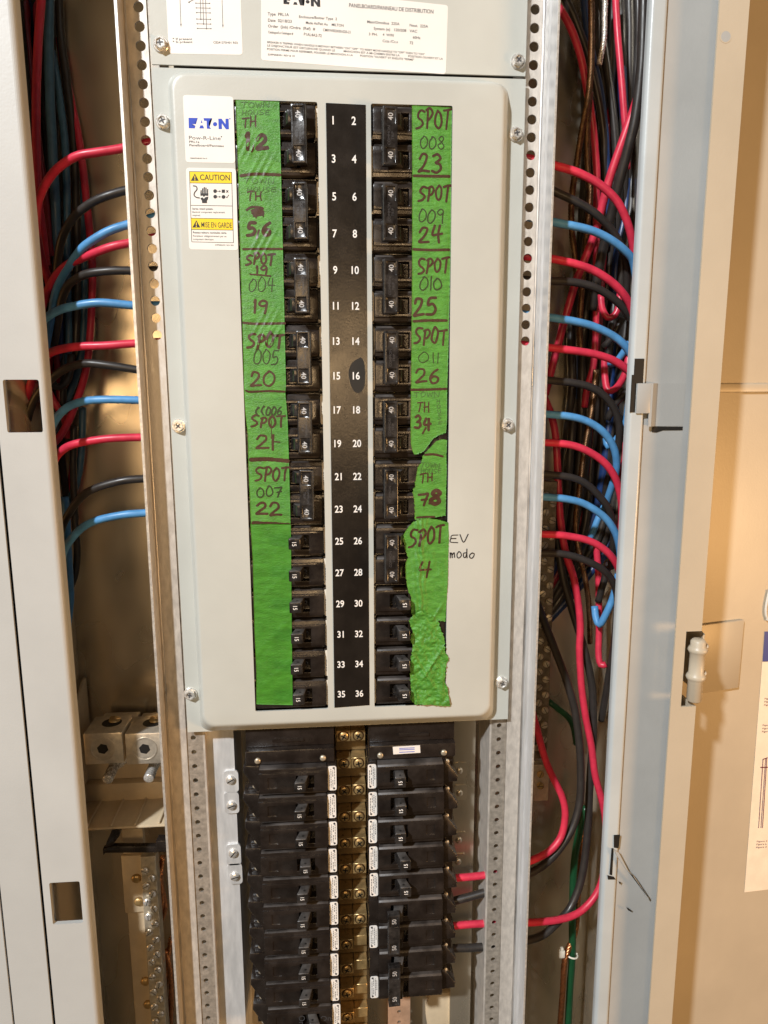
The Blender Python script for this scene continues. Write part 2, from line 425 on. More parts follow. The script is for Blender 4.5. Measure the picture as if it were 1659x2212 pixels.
# front trim: left plate with two latch openings, its rolled edge, right bead and plate
trim = thing('trim_frame', 'painted sheet-metal trim framing the open panel on both sides', 'trim frame', (0, -8, -350))
n1 = (-246.5, -221.6, -180.2, -217.9); n2 = (-247.0, -223.0, -581.5, -619.6)
def plate_holes(g, x0, x1, z0, z1, holes, y0, y1):
    """flat plate in pieces round rectangular openings (openings sorted from the top)"""
    vs = []; zs = [z1]
    for h in holes: zs += [h[2], h[3]]
    zs.append(z0); 
    bm = bmesh.new()
    outer = [(x0, z0), (x1, z0), (x1, z1), (x0, z1)]
    loops = [outer]+[[(h[0], h[3]), (h[1], h[3]), (h[1], h[2]), (h[0], h[2])] for h in holes]
    return loops
def fill_loops(g, loops, y, mi=0):
    bm = bmesh.new(); es = []
    for lp in loops:
        vv = [bm.verts.new((p[0], 0, p[1])) for p in lp]
        for i in range(len(vv)): es.append(bm.edges.new((vv[i], vv[(i+1) % len(vv)])))
    bmesh.ops.triangle_fill(bm, use_beauty=True, use_dissolve=False, edges=es, normal=(0, -1, 0))
    bm.verts.index_update()
    vs = [(v.co.x, y, v.co.z) for v in bm.verts]; fs = []
    for f in bm.faces:
        ids = [v.index for v in f.verts]
        if f.normal.y > 0: ids = ids[::-1]
        fs.append(tuple(ids))
    bm.free(); g.add(vs, fs, mi)
def loop_walls(g, lp, y0, y1, inward=False, mi=0):
    n = len(lp); vs = [(p[0], y0, p[1]) for p in lp]+[(p[0], y1, p[1]) for p in lp]
    fs = [(i, n+i, n+(i+1) % n, (i+1) % n) for i in range(n)]
    if inward: fs = [f[::-1] for f in fs]
    g.add(vs, fs, mi)
def rectloop(h, r=1.5):
    return rrect(h[0], h[1], h[3], h[2], r, 3)
g = G()
outer = [(-252.4, ZB), (-221.0, ZB), (-221.0, ZT), (-252.4, ZT)]
hl = [rectloop((n1[0], n1[1]-.0, n1[2], n1[3])), rectloop((n2[0], n2[1], n2[2], n2[3]))]
fill_loops(g, [outer]+hl, -8.0)
for h in hl: loop_walls(g, h, -8.0, -4.4, False)
g.obj('trim_plate', 'paint_trim', trim)
g = G()
def arc(cx, cy, r, a0, a1, n=6): return [(cx+r*math.cos(math.radians(a0+(a1-a0)*k/n)), cy+r*math.sin(math.radians(a0+(a1-a0)*k/n))) for k in range(n+1)]
sheet(g, [(-221.0, -8.0)]+arc(-221.0, -4.0, 4.0, -90, 0)+[(-217.0, 3)], ZB, ZT, -1.6)
o = g.obj('edge_return', 'paint_trim', trim); 
g = G(); sheet(g, [(-252.4, -6.3), (-252.4, 8)], ZB, ZT, 1.5); g.obj('edge_return', 'paint_trim', trim)
# right: rolled bead
g = G()
sheet(g, [(216.0, -2)]+arc(219.5, -5.0, 3.5, 180, 270)+[(226.5, -8.5)]+arc(226.5, -6.0, 2.5, -90, 0, 4), ZB, ZT, -1.6)
nz = (-172.0, -216.0)
me = g
bead = me.obj('edge_bead', 'paint_bead', trim, True); bead.data.set_sharp_from_angle(angle=math.radians(40))
tr2 = thing('hinge_trim_strip', 'flat painted hinge strip, cool light in its colour, between the wire gutter and the door', 'trim strip', (248, -5, -350))
g = G(); g.box(229.0, 270, -5.0, -3.2, ZB, ZT); g.obj('strip_plate', 'paint_cool_lit', tr2)
# rusty seam between bead and strip
g = G(); rr = random.Random(5); z = ZT; a = []; b = []
while z > ZB:
    wv = .75+.55*noise.noise(Vector((0, 0, z*.05)))+.3*noise.noise(Vector((2, 0, z*.3)))
    a.append(Vector((228.9-wv*.8, -5.6, z))); b.append(Vector((229.3+wv*.7, -5.3, z))); z -= 4.0
g.quadstrip(a, b); g.obj('rusty_seam', 'rust', tr2)
# bent hook tabs of the strip at two heights (upper whole, lower bent out)
def tabs(zc, bent):
    if not bent:
        g = G(); zt = cw((2, 1), 850, 825, -8).z; zb = cw((2, 1), 850, 1105, -8).z; zm = cw((2, 1), 850, 1020, -8).z
        sheet(g, [(221.5, -10.2), (232.4, -10.2)], zm, zt, -1.4); o = g.obj('hook_tab', 'paint_cool_lit', tr2); bevel(o, .4, 2)
        g = G(); sheet(g, [(231.8, -9.9), (234.0, -10.0), (240.0, -5.3), (262, -5.25)], zb, zt, -1.2); o = g.obj('hook_tab', 'paint_cool_lit', tr2)
        g = G(); zt2 = cw((2, 1), 850, 665, -9).z; zb2 = cw((2, 1), 850, 770, -9).z
        g.plate([(218.6, zt2), (226.0, zt2), (226.0, zt+.2), (218.6, zt+.2)], -9.1, -8.62)
        g.obj('slot', 'plastic_slot', tr2)
        g = G(); g.plate([(217.0, zb2), (221.0, zb2), (221.0, zm+1), (217.0, zm+1)], -9.0, -8.6); g.obj('slot', 'plastic_slot', tr2)
        g = G(); g.plate([(237.5, zb-.2), (262, zb-.5), (262, zb-3.2), (246, zb-3.2), (241, zb-4.8), (237.5, zb-4.6)], -5.5, -5.2); g.obj('slot', 'plastic_slot', tr2)
    else:
        pts = [(655, 520), (690, 545), (750, 660), (790, 700), (885, 840), (880, 855), (775, 690), (735, 655), (672, 560)]
        g = G(); g.plate([(lambda v: (v.x, v.z))(cw((2, 3), x, y, -11)) for x, y in pts], -12.5, -10.6)
        o = g.obj('hook_tab', 'paint_cool_lit', tr2); bevel(o, .4, 1)
        g = G()
        for pp in ([(660, 435), (700, 432), (690, 520), (660, 515)], [(645, 520), (658, 520), (648, 695), (632, 690)], [(618, 695), (660, 705), (672, 722), (622, 722)], [(690, 735), (706, 740), (700, 756)], [(740, 900), (775, 925), (772, 932), (750, 920)]):
            g.plate([(lambda v: (v.x, v.z))(cw((2, 3), x, y, -9)) for x, y in pp], -9.2, -8.8)
        g.obj('slot', 'plastic_slot', tr2)
tabs(0, False); tabs(0, True)
# far-left neighbouring flat panels
g = G(); g.box(-285.0, -254.6, -8.4, -6.5, ZB, ZT); o = g.solo('cover_panel', 'paint_trim', 'narrow pale grey panel strip left of the latch trim, bottom left', 'panel')
g = G(); g.box(-420, -286.4, -9.0, -7.0, ZB, ZT); g.solo('cover_panel', 'paint_trim', 'pale grey panel at the far lower left corner edge', 'panel')
g = G(); g.box(-470, -252, -2.5, -2.1, ZB, ZT)
g.obj('backing_strip', 'plastic_slot', trim)

# right-hand door, swung open: edge flange, recessed inner panel, hinge, papers
BETA = math.radians(13)
door = thing('cabinet_door', 'painted cabinet door, warm light in its colour, swung open on the right, seen from inside', 'door', (290, 0, -350))
FY = -20.0
hp = [cw('J', x, y, FY) for x, y in ((245, 385), (365, 385), (212, 897), (322, 890))]
hz1 = hp[0].z; hz2 = hp[2].z; hx = (hp[0].x+hp[2].x)/2
FX0, FX1 = 260.3, 282.0
g = G()
g.plate([(FX0, ZB), (FX1, ZB), (FX1, hz2), (hx, hz2), (hx, hz1), (FX1, hz1), (FX1, ZT), (FX0, ZT)], FY, FY+1.8)
o = g.obj('edge_flange', 'paint_warm_lit', door)
PD = 66.0
DN = Vector((math.sin(BETA), -math.cos(BETA), 0)); DP = Vector((FX1, FY+PD, 0)); DX = Vector((math.cos(BETA), math.sin(BETA), 0))
g = G()
for za, zb in ((hz1, ZT), (ZB, hz2)):
    g.box(FX1-1.8, FX1, FY+1.8, FY+PD, za, zb)
g.obj('flange_return', 'paint_warm_lit', door)
def slab(g, x0, x1, z0, z1, d0, d1, mi=0):
    """box on the inner face of the door: x along the door, d = height above it"""
    p = []
    for z in (z0, z1):
        for x, d in ((x0, d0), (x1, d0), (x1, d1), (x0, d1)):
            p.append(DP+DX*x+DN*d+Vector((0, 0, z)))
    g.hexa(p, mi)
g = G(); slab(g, -12, 190, ZB, ZT, -1.8, 0); g.obj('inner_panel', 'paint_warm_lit', door)
g = G()
def dz(px, py):
    v = hit(px, py, DP, DN); return (v-DP).dot(DX), v.z
_, zr = dz(*cp((2, 1), 1500, 825)); _, zr2 = dz(*cp((2, 1), 1500, 885))
slab(g, 2, 188, zr2, zr, -.2, 2.2); o = g.obj('stiffener_rib', 'paint_warm_lit', door); bevel(o, 2.0, 3)
# mounting hole near the top of the flange
hc = cw((2, 0), 1385, 237, FY)
g = G(); g.lathe((hc.x, FY-.05, hc.z), (0, -1, 0), [(0, 4.3), (.12, 4.3), (.12, 3.9)], 20); g.obj('bolt_hole_rim', 'paint_warm_lit', door)
g = G(); g.lathe((hc.x, FY-.18, hc.z), (0, -1, 0), [(0, 3.5), (.02, 3.5)], 20); g.obj('bolt_hole', 'paint_cool_lit', door)
# hinge
hinge_leaf = []
x0, z0 = dz(*cp('J', 372, 792)); x1, z1 = dz(*cp('J', 582, 788)); xx, zt_ = dz(*cp('J', 604, 300))
g = G(); slab(g, 4, x1, z0, zt_, .0, 3.6)
lf = g.obj('hinge_leaf', 'paint_warm_lit', door); bevel(lf, .9, 2)
kt = cw('J', 315, 440, FY-1); kb = cw('J', 312, 866, FY-1); kx = (kt.x+kb.x)/2+1.2; R = 6.0
g = G(); prof = [(0, 3.6), (.7, 4.8), (2.2, R)]
H = kt.z-kb.z
for f in (.17, .60):
    prof += [(H*f-3.5, R*.98), (H*f-1.8, R*1.18), (H*f, R*1.30), (H*f+1.8, R*1.18), (H*f+3.5, R*.98)]
prof += [(H-1.5, R), (H, 4.4)]
g.lathe((kx, FY+1.0, kt.z), (0, 0, -1), prof, 24)
kn = g.obj('hinge_knuckle', 'paint_warm_lit', door, True); kn.data.set_sharp_from_angle(angle=math.radians(60))
g = G()
for f in (.17, .60):
    zc = kt.z-H*f
    pth = [Vector((kx+3.0, FY-2.5, zc-.5)), Vector((kx+6.0, FY+1.0, zc+1)), Vector((kx+9.0, FY+8, zc+2.5)), DP+DX*9+DN*3+Vector((0, 0, zc+4))]
    tube(g, smooth_path(pth, 1.0), 1.6, 10)
    slab(g, 12, 19, zc+3, zc+6, 2.4, 3.9)
o = g.obj('hinge_crimp', 'paint_warm_lit', door, True); o.data.set_sharp_from_angle(angle=math.radians(40))
g = G()
pth = [Vector((kx+4, FY+2, kt.z+2)), Vector((kx+7, FY+9, kt.z+3)), DP+DX*5+DN*1.5+Vector((0, 0, kt.z+4))]
pth2 = [p-Vector((0, 0, H*1.0)) for p in pth]
g.quadstrip(smooth_path(pth, 1), smooth_path(pth2, 1)); g.obj('hinge_bend', 'paint_warm_lit', door, True)
# papers on the door
def dpoly(g, pts, d, mi=0):
    vs = []
    for x, y in pts:
        u, z = dz(*cp('J', x, y)); vs.append(DP+DX*u+DN*d+Vector((0, 0, z)))
    g.add(vs, [tuple(range(len(vs)))[::-1]], mi)
def door_text(g, s, x0, y0, x1, y1, h, d):
    def P(x, y):
        u, z = dz(*cp('J', x, y)); return DP+DX*u+DN*d+Vector((0, 0, z))
    a = P(x0, y0); b = P(x1, y1); put_text(g, s, a, b, (P(x0, y0-h)-a).length, DN)
g = G(); dpoly(g, [(762, 590), (1500, 575), (1380, 2070), (640, 2158)], .35); pap = g.obj('paper_chart', 'label_cream', door)
g = G(); dpoly(g, [(778, 384), (1500, 366), (1500, 572), (764, 588)], .4); g.obj('blue_header', 'blue_card', door)
g = G()
for s, x, y in (('Figure 1', 776, 845), ('Figura 1', 775, 866), ('Figure 1', 773, 888), ('Figure 2', 763, 1026), ('Figure 2', 761, 1048), ('Figura 2', 759, 1069), ('Figure 3', 723, 1816), ('Figure L', 721, 1836), ('Figura 3', 719, 1856)):
    door_text(g, s, x, y, x+70, y-3, 10, .6)
for pts in ([(764, 1250), (769, 1249), (738, 1720), (734, 1720)], [(782, 1245), (786, 1245), (754, 1720), (750, 1720)], [(790, 1240), (795, 1240), (765, 1720), (760, 1720)], [(748, 1304), (800, 1303), (800, 1310), (748, 1311)], [(764, 1250), (800, 1238), (800, 1243), (766, 1256)]):
    dpoly(g, pts, .6)
g.obj('printing', 'print_maroon', pap)
g = G(); pts = [(803, 100), (792, 150), (780, 215), (779, 262), (788, 292), (803, 302)]
vs = []
for x, y in pts:
    u, z = dz(*cp('J', x, y)); vs.append(DP+DX*u+DN*1.6+Vector((0, 0, z)))
vs += [vs[-1]+DX*30, ]
tube(g, smooth_path(vs, 1), 1.2, 8); g.obj('window_rim', 'clear_edge', door, True)

# ------------------------------------------------------------------ perforated rails
def hole_cell(g, x0, x1, z0, z1, cx, cz, r, y, th=1.6, n=20, mi=0):
    A = []; B = []
    for k in range(n):
        t = 2*math.pi*(k+.5)/n; c, s = math.cos(t), math.sin(t)
        A.append((cx+r*c, y, cz+r*s))
        sx = ((x1-cx) if c > 0 else (cx-x0))/max(1e-6, abs(c)); sz = ((z1-cz) if s > 0 else (cz-z0))/max(1e-6, abs(s))
        q = min(sx, sz); B.append([cx+q*c, y, cz+q*s])
    for (qx, qz) in ((x1, z1), (x0, z1), (x0, z0), (x1, z0)):       # snap the nearest spoke to each corner
        i = min(range(n), key=lambda k: (B[k][0]-qx)**2+(B[k][2]-qz)**2); B[i][0] = qx; B[i][2] = qz
    D = [(p[0], y+th, p[2]) for p in A]
    g.add(A+B+D, [(k, n+k, n+(k+1) % n, (k+1) % n)[::-1] for k in range(n)] + [(k, (k+1) % n, 2*n+(k+1) % n, 2*n+k)[::-1] for k in range(n)], mi)
def hole_strip(g, x0, x1, zs, pitch, cx, r, y, mi=0):
    zs = sorted(zs, reverse=True); top = zs[0]+pitch/2; bot = zs[-1]-pitch/2
    if ZT > top: g.add([(x0, y, top), (x1, y, top), (x1, y, ZT), (x0, y, ZT)], [(0, 1, 2, 3)], mi)
    for z in zs: hole_cell(g, x0, x1, z-pitch/2, z+pitch/2, cx, z, r, y, mi=mi)
    if bot > ZB: g.add([(x0, y, ZB), (x1, y, ZB), (x1, y, bot), (x0, y, bot)], [(0, 1, 2, 3)], mi)
RY = 18.0
for sd, lab in ((-1, 'perforated steel rail with a forward lip, left of the breakers'), (1, 'perforated steel rail with a bright forward lip, right of the breakers')):
    LIP = 1.5 if sd < 0 else -8.0
    rail = thing('mounting_rail', lab, 'rail', (sd*138, RY, -350), 'perforated rails beside the breaker cover')
    if sd < 0:
        zl = [76.5-12.42*k for k in range(-14, 19)]; zs2 = [-513.1-12.91*k for k in range(-3, 36)]; cx, cs = -142.5, -131.8; xa, xb, xc = -152.8, -137.3, -124.0
    else:
        zl = [84.9-12.41*k for k in range(-14, 20)]; zs2 = [-526.1-12.80*k for k in range(-4, 36)]; cx, cs = 140.7, 128.1; xa, xb, xc = 148.1, 134.3, 121.4
    g = G()
    hole_strip(g, min(xa, xb), max(xa, xb), zl, 12.41, cx, 3.55, RY)
    hole_strip(g, min(xb, xc), max(xb, xc), zs2, 12.85, cs, 2.15, RY+1.0, 1)
    g.box(min(xb, xb+.2), max(xb, xb+.2), RY, RY+1.0, ZB, ZT, 1)
    g.obj('perforated_face', ['rail_metal', 'rail_shaded'], rail)
    g = G()
    if sd < 0:
        sheet(g, [(xa, RY+1.6)]+arc(xa-.2, LIP+1, .4, 0, -90, 2)+[(xa-1.8, LIP+.6)], ZB, ZT, 1.3)
        g.obj('lip', 'rail_metal', rail)
        g = G(); g.box(xa-2.1, xa-.2, LIP-.1, LIP+.5, ZB, ZT); g.obj('lip_edge', 'bare_edge', rail)
    else:
        sheet(g, [(xa, RY+1.6), (xa+.2, 8), (xa+1.4, 6), (xa+1.6, LIP+.2)], ZB, ZT, -1.3)
        g.obj('lip', 'lip_bright', rail)
        g = G(); g.box(xa+1.7, xa+3.1, LIP-.1, LIP+.6, ZB, ZT); g.obj('lip_edge', 'bare_edge', rail)
    g = G(); g.cyl((xa-sd*.9, RY-.5, ZB), (xa-sd*.9, RY-.5, ZT), .9, .9, 10, caps=False); g.obj('bend', 'galvanized', rail, True)
    g = G(); xi = xc
    g.box(min(xi, xi-sd*1.6), max(xi, xi-sd*1.6), RY+1.0, 62, ZB, -452); g.obj('inner_web', 'rail_metal', rail)

# inner chassis seen below the cover
ch = thing('breaker_chassis', 'galvanized chassis pan behind the lower uncovered breakers', 'chassis', (0, 75, -700))
g = G(); g.box(-121, 119, 76, 78, ZB, -430); g.obj('pan', 'galvanized_dull', ch)
for sd in (-1, 1):
    CY = 27.0 if sd < 0 else 46.0
    if sd < 0: xs = (cw((0, 3), 1345, 600, 27).x, cw((0, 3), 1556, 800, 27).x)
    else: xs = (93.5, 113.5)
    g = G(); g.box(xs[0], xs[1], CY, 76, ZB, -440); g.obj('side_channel', 'lip_bright' if sd < 0 else 'galvanized_dull', ch)
scr_list = [((0, 3), 1495, 75), ((0, 3), 1500, 240), ((0, 3), 1512, 550), ((0, 3), 1522, 700)]
def slot_screw(g, p, r=3.0, ang=.5, d=(0, -1, 0)):
    p = Vector(p); g.lathe(p, d, [(0, r), (r*.35, r), (r*.62, r*.72), (r*.70, r*.3)], 16)
for k, (c, x, y) in enumerate(scr_list):
    p = cw(c, x, y, 25)
    g = G(); dn = 9 if k % 2 == 0 else 5
    g.plate(rrect(p.x-6, p.x+6.5, p.z-dn-3, p.z+(14-dn)+3, 3, 3), 25, 26.9); o = g.obj('tab', 'lip_bright', ch)
    g = G(); slot_screw(g, (p.x, 25, p.z), 4.0); sc_ = g.obj('screw', 'zinc', ch, True); sc_.data.set_sharp_from_angle(angle=math.radians(35))
    g = G(); a = random.uniform(.2, 1.2); v = Vector((math.cos(a), 0, math.sin(a))); nn = Vector((-v.z, 0, v.x))
    pp = Vector((p.x, 25-2.9, p.z)); g.add([pp-v*3.2-nn*.45, pp+v*3.2-nn*.45, pp+v*3.2+nn*.45, pp-v*3.2+nn*.45], [(0, 1, 2, 3)])
    g.obj('screw_slot', 'plastic_slot', sc_)
for (x, y) in ((1320, 20), (1320, 165), (1315, 470), (1310, 610)):
    p = cw((1, 3), x, y, 44.5); g = G(); slot_screw(g, (p.x, 46, p.z), 3.2); g.obj('screw', 'galvanized_dull', ch, True)
    g = G(); g.plate(rrect(p.x-5, p.x+7, p.z-7, p.z+8, 2.5, 3), 45.2, 45.9); g.obj('tab', 'galvanized_dull', ch)
# ------------------------------------------------------------------ dead-front covers with stickers and screws
FL = 12.0
def hex_screw():
    g = G()
    g.lathe((0, 0, 0), (0, -1, 0), [(0, 5.4), (.9, 5.4), (1.3, 4.9)], 20)
    g.lathe((0, -1.2, 0), (0, -1, 0), [(0, 4.2), (2.9, 4.2), (3.5, 3.7), (3.5, 2.9), (2.7, 2.6)], 6)
    for a in (0, math.pi/2):
        v = Vector((math.cos(a+.4), 0, math.sin(a+.4))); nn = Vector((-v.z, 0, v.x)); pp = Vector((0, -4.0, 0))
        g.add([pp-v*2.1-nn*.5, pp+v*2.1-nn*.5, pp+v*2.1+nn*.5, pp-v*2.1+nn*.5], [(0, 1, 2, 3)], 1)
    return g
HEX = None
def put_screw(parent, x, y, z, rot):
    global HEX
    if HEX is None:
        gg = hex_screw(); HEX = make_mesh('screw', gg.v, gg.f, ['zinc', 'print_grey'], False, gg.m)
    o = bpy.data.objects.new('screw', HEX); C.objects.link(o); o.parent = parent
    o.location = (Vector((x, y, z))-origin_of(parent))*MM; o.rotation_euler = (0, rot, 0)
cover = thing('breaker_cover', 'raised pale grey metal cover framing the taped breakers', 'cover', (0, FL, -215))
g = G()
fo = [(-134.6, -465.6), (133.6, -465.6), (133.6, 35.6), (-134.6, 35.6)]
base = rrect(-124.0, 121.0, -465.3, 32.0, 9, 8)
g2 = []
fill_loops(g, [fo, base], FL); loop_walls(g, fo, FL, FL+1.5)
rings = [(base, FL), (rrect(-120.6, 116.3, -457.6, 29.2, 10, 8), 2.2), (rrect(-120.0, 115.6, -456.5, 28.6, 10, 8), 1.2), (rrect(-119.3, 114.9, -455.6, 27.9, 10, 8), .5), (rrect(-118.4, 114.0, -454.6, 27.0, 10, 8), .1), (rrect(-117.2, 112.8, -453.4, 25.8, 10, 8), 0.0)]
for (l0, y0), (l1, y1) in zip(rings, rings[1:]):
    n = len(l0); g.add([(p[0], y0, p[1]) for p in l0]+[(p[0], y1, p[1]) for p in l1], [(i, (i+1) % n, n+(i+1) % n, n+i) for i in range(n)])
OPL = rrect(-77.6, -18.9, -444.2, 11.8, 1.2, 2); OPR = rrect(18.9, 77.6, -444.2, 11.8, 1.2, 2)
fill_loops(g, [rings[-1][0], OPL, OPR], 0.0)
for l in (OPL, OPR): loop_walls(g, l, 0.0, 1.6)
bm = bmesh.new(); me = make_mesh('cover_sheet', g.v, g.f, 'paint_grey', True, None, origin_of(cover)); bm.from_mesh(me)
bmesh.ops.remove_doubles(bm, verts=bm.verts, dist=1e-6); bm.to_mesh(me); bm.free()
me.polygons.foreach_set('use_smooth', [True]*len(me.polygons)); me.set_sharp_from_angle(angle=math.radians(31))
link('cover_sheet', me, cover)
for k, (x, z) in enumerate(((-128.3, 0), (-128.6, -215), (-130.6, -432), (127.2, -2.2), (126.5, -216), (127.2, -432))):
    put_screw(cover, x, FL, z, k*1.1)
cover2 = thing('upper_cover', 'flat grey cover plate with two white stickers, at the top', 'cover', (0, FL, 90))
g = G(); g.box(-134.2, 133.2, FL, FL+1.5, 37.6, ZT); g.obj('cover_sheet', 'paint_grey', cover2)
for k, (x, z) in enumerate(((-127.2, 50.2), (127.2, 47.0))): put_screw(cover2, x, FL, z, k*.8+.3)
g = G(); g.box(-120, 125, FL+4, FL+5, 20, 60); g.obj('backing', 'plastic_slot', cover2)

def sticker(name, parent, c, corners, Y, m='label_white', r=2.2):
    """rounded sticker from four measured corners tl tr br bl"""
    P = [cw(c, x, y, Y) for x, y in corners]
    pts = []
    n = 4
    for i in range(4):
        p = P[i]; a = (P[i-1]-p).normalized()*r; b = (P[(i+1) % 4]-p).normalized()*r
        for k in range(5):
            t = k/4; pts.append((1-t)**2*(p+a)+2*t*(1-t)*p+t*t*(p+b))
    g = G(); ol = [(v.x, v.z) for v in pts]; g.plate(ol, Y-.12, Y-.02); return g.obj(name, m, parent)
# wiring sticker, top left of the upper cover
Y2 = FL
st = sticker('diagram_sticker', cover2, 'M', [(100, -300), (1478, -300), (1525, 1012), (165, 988)], Y2)
g = G(); YY = Y2-.2
def bar(g, c, x0, y0, x1, y1, wd, Y, mi=0):
    dx, dy = x1-x0, y1-y0; L = math.hypot(dx, dy); nx, ny = -dy/L*wd/2, dx/L*wd/2
    poly(g, c, [(x0+nx, y0+ny), (x1+nx, y1+ny), (x1-nx, y1-ny), (x0-nx, y0-ny)], Y, mi)
for x0, x1, y in ((660, 915, 57), (668, 920, 145), (675, 925, 232), (678, 930, 350), (685, 935, 438), (690, 940, 523)):
    bar(g, 'M', x0, y, x1, y+6, 9, YY); cdisc(g, 'M', x0, y, 11, YY); cdisc(g, 'M', x1, y+5, 11, YY)
for x0, x1, y1 in ((738, 752, 355), (785, 803, 442), (833, 858, 528)): bar(g, 'M', x0, -200, x1, y1, 9, YY); cdisc(g, 'M', x1, y1, 12, YY)
bar(g, 'M', 530, 40, 640, -20, 12, YY); cdisc(g, 'M', 535, 42, 14, YY)
for x0, x1, y1 in ((362, 385, 440), (1138, 1158, 455)):
    bar(g, 'M', x0, -200, x1, y1, 9, YY); poly(g, 'M', [(x1-13, y1), (x1+13, y1), (x1+2, y1+60)], YY)
ptext(g, 'M', '* If present', 232, 735, 595, 737, 38, YY); ptext(g, 'M', '* Si présent', 235, 790, 600, 792, 38, YY)
ptext(g, 'M', 'CE241273H01 R02', 985, 800, 1435, 806, 38, YY)
g.obj('printing', 'print_grey', st)
# rating sticker
st = sticker('rating_sticker', cover2, 'N', [(10, -120), (1600, 45), (1580, 632), (10, 512)], Y2)
LOGO = [[(118, 350), (245, 352), (233, 386), (166, 386), (166, 405), (228, 405), (220, 437), (168, 437), (168, 460), (213, 460), (205, 496), (122, 494)],
        [(299, 380), (310, 420), (287, 420)], [(282, 455), (318, 455), (333, 496), (267, 496)],
        [(325, 354), (446, 356), (420, 375), (403, 402), (398, 440), (408, 475), (432, 502), (372, 500), (368, 392), (333, 390)],
        [(530, 362), (575, 362), (630, 440), (630, 362), (672, 362), (676, 508), (635, 508), (578, 425), (580, 506), (535, 506)]]
def logo(g, c, fx, Y, mi):
    for p in LOGO:
        vs = [cw(c, *fx(x, y), Y) for x, y in p]; n = len(vs)
        bm = bmesh.new(); vv = [bm.verts.new(v) for v in vs]; f = bm.faces.new(vv)
        bmesh.ops.triangulate(bm, faces=[f]); bm.verts.index_update(); bm.normal_update()
        fs = [tuple(v.index for v in q.verts) if q.normal.y < 0 else tuple(v.index for v in q.verts)[::-1] for q in bm.faces]
        bm.free(); g.add(vs, fs, mi)
    vs = [cw(c, *fx(485+29*math.cos(t*math.pi/10), 438+29*math.sin(t*math.pi/10)), Y) for t in range(20)]
    g.add(vs, [tuple(range(20))[::-1]], mi)
g = G()
logo(g, 'N', lambda x, y: (198+(x-118)*.565, (y-506)*.55+58-(676-x)*.033), YY, 0)
g.obj('logo', 'print_black', st)
g = G()
T = lambda s, x0, y0, x1, y1, h: ptext(g, 'N', s, x0, y0, x1, y1, h, YY)
T('PANELBOARD/PANNEAU DE DISTRIBUTION', 757, 60, 1475, 116, 33)
T('Type  PRL1A', 66, 130, 247, 138, 26); T('Enclosure/Boitier Type  2', 332, 152, 655, 172, 22)
T('Date  02/18/23', 68, 183, 270, 194, 25); T('Made At/Fait Au    MILTON', 390, 203, 712, 228, 22)
T('Order  (Job) /Ordre  (Ref)  #', 68, 232, 470, 258, 24); T('CMRW002430-020-21', 535, 265, 770, 285, 23)
T('Catalogue/Le Catalogue #', 70, 282, 282, 296, 20); T('P1AL4A2-72', 373, 302, 525, 316, 24)
T('Main/Omnibus  225A', 912, 196, 1187, 215, 23); T('Neut.  225A', 1273, 225, 1430, 236, 23)
T('System (e)   120/208   VAC', 967, 252, 1337, 278, 23); T('3 PH.', 925, 300, 1000, 305, 22); T('4  W/Fil', 1044, 305, 1137, 312, 22); T('60Hz', 1300, 328, 1365, 333, 22)
T('Ccts /Cc.s', 1043, 358, 1172, 367, 22); T('72', 1273, 375, 1303, 377, 23)
T('BREAKER IS TRIPPED WHEN HANDLE IS MIDWAY BETWEEN "ON" "OFF"  TO RESET MOVE HANDLE TO "OFF" THEN TO "ON"', 62, 366, 1400, 470, 17)
T('LE DISJONCTEUR EST DECLENCHE QUAND LE', 62, 394, 638, 438, 17); T('MANCHON EST A MI-CHEMIN ENTRE LA', 712, 443, 1188, 480, 17); T('POSITION OUVERT ET LA', 1260, 486, 1556, 509, 17)
T('POSITION FERME POUR REFERMER, POUSSER LE MANCHON A LA', 60, 425, 790, 478, 17); T('POSITION "OUVERT" ET ENSUITE "FERME"', 852, 482, 1310, 517, 17)
T('239P058H01 REV # 10', 66, 470, 295, 484, 15)
g.obj('printing', 'print_grey', st)
# maker sticker and caution sticker on the raised face
YF = 0.0; YP = -.2
st = sticker('maker_sticker', cover, 'S', [(40, 33), (735, 58), (765, 978), (80, 965)], YF)
g = G(); logo(g, 'S', lambda x, y: (x, y), YP, 0); cdisc(g, 'S', 690, 363, 9, YP); g.obj('logo', 'print_blue', st)
g = G(); T = lambda s, x0, y0, x1, y1, h: ptext(g, 'S', s, x0, y0, x1, y1, h, YP)
ptext(g, 'S', 'Pow-R-Line', 125, 648, 562, 658, 50, YP, 0.0); cdisc(g, 'S', 573, 611, 9, YP); T('PRL1a', 128, 694, 268, 698, 29); T('Panelboard/Panneau', 130, 742, 605, 753, 30); T('CE800P048H02 Rev 8', 138, 917, 375, 920, 17)
g.obj('printing', 'print_grey', st)
st = sticker('caution_sticker', cover, 'S', [(82, 1040), (773, 1052), (805, 2182), (128, 2170)], YF)
g = G(); poly(g, 'S', [(130, 1092), (713, 1103), (713, 1258), (135, 1250)], YP+.03); g.obj('yellow_band', 'print_yellow', st); g = G(); poly(g, 'S', [(152, 1738), (728, 1748), (730, 1903), (158, 1895)], YP+.03); g.obj('yellow_band', 'print_yellow', st)
g = G()
for a in (((130, 1092), (713, 1103)), ((135, 1250), (716, 1258)), ((148, 1560), (722, 1570)), ((155, 1738), (728, 1748)), ((158, 1895), (732, 1903)), ((163, 2066), (740, 2078)), ((130, 1092), (163, 2066)), ((713, 1103), (740, 2078))):
    bar(g, 'S', *a[0], *a[1], 7, YP)
for (cx, cy) in ((205, 1222), (226, 1868)):
    poly(g, 'S', [(cx-56, cy), (cx, cy-102), (cx+56, cy)], YP)
T = lambda s, x0, y0, x1, y1, h, b=0: ptext(g, 'S', s, x0, y0, x1, y1, h, YP, b)
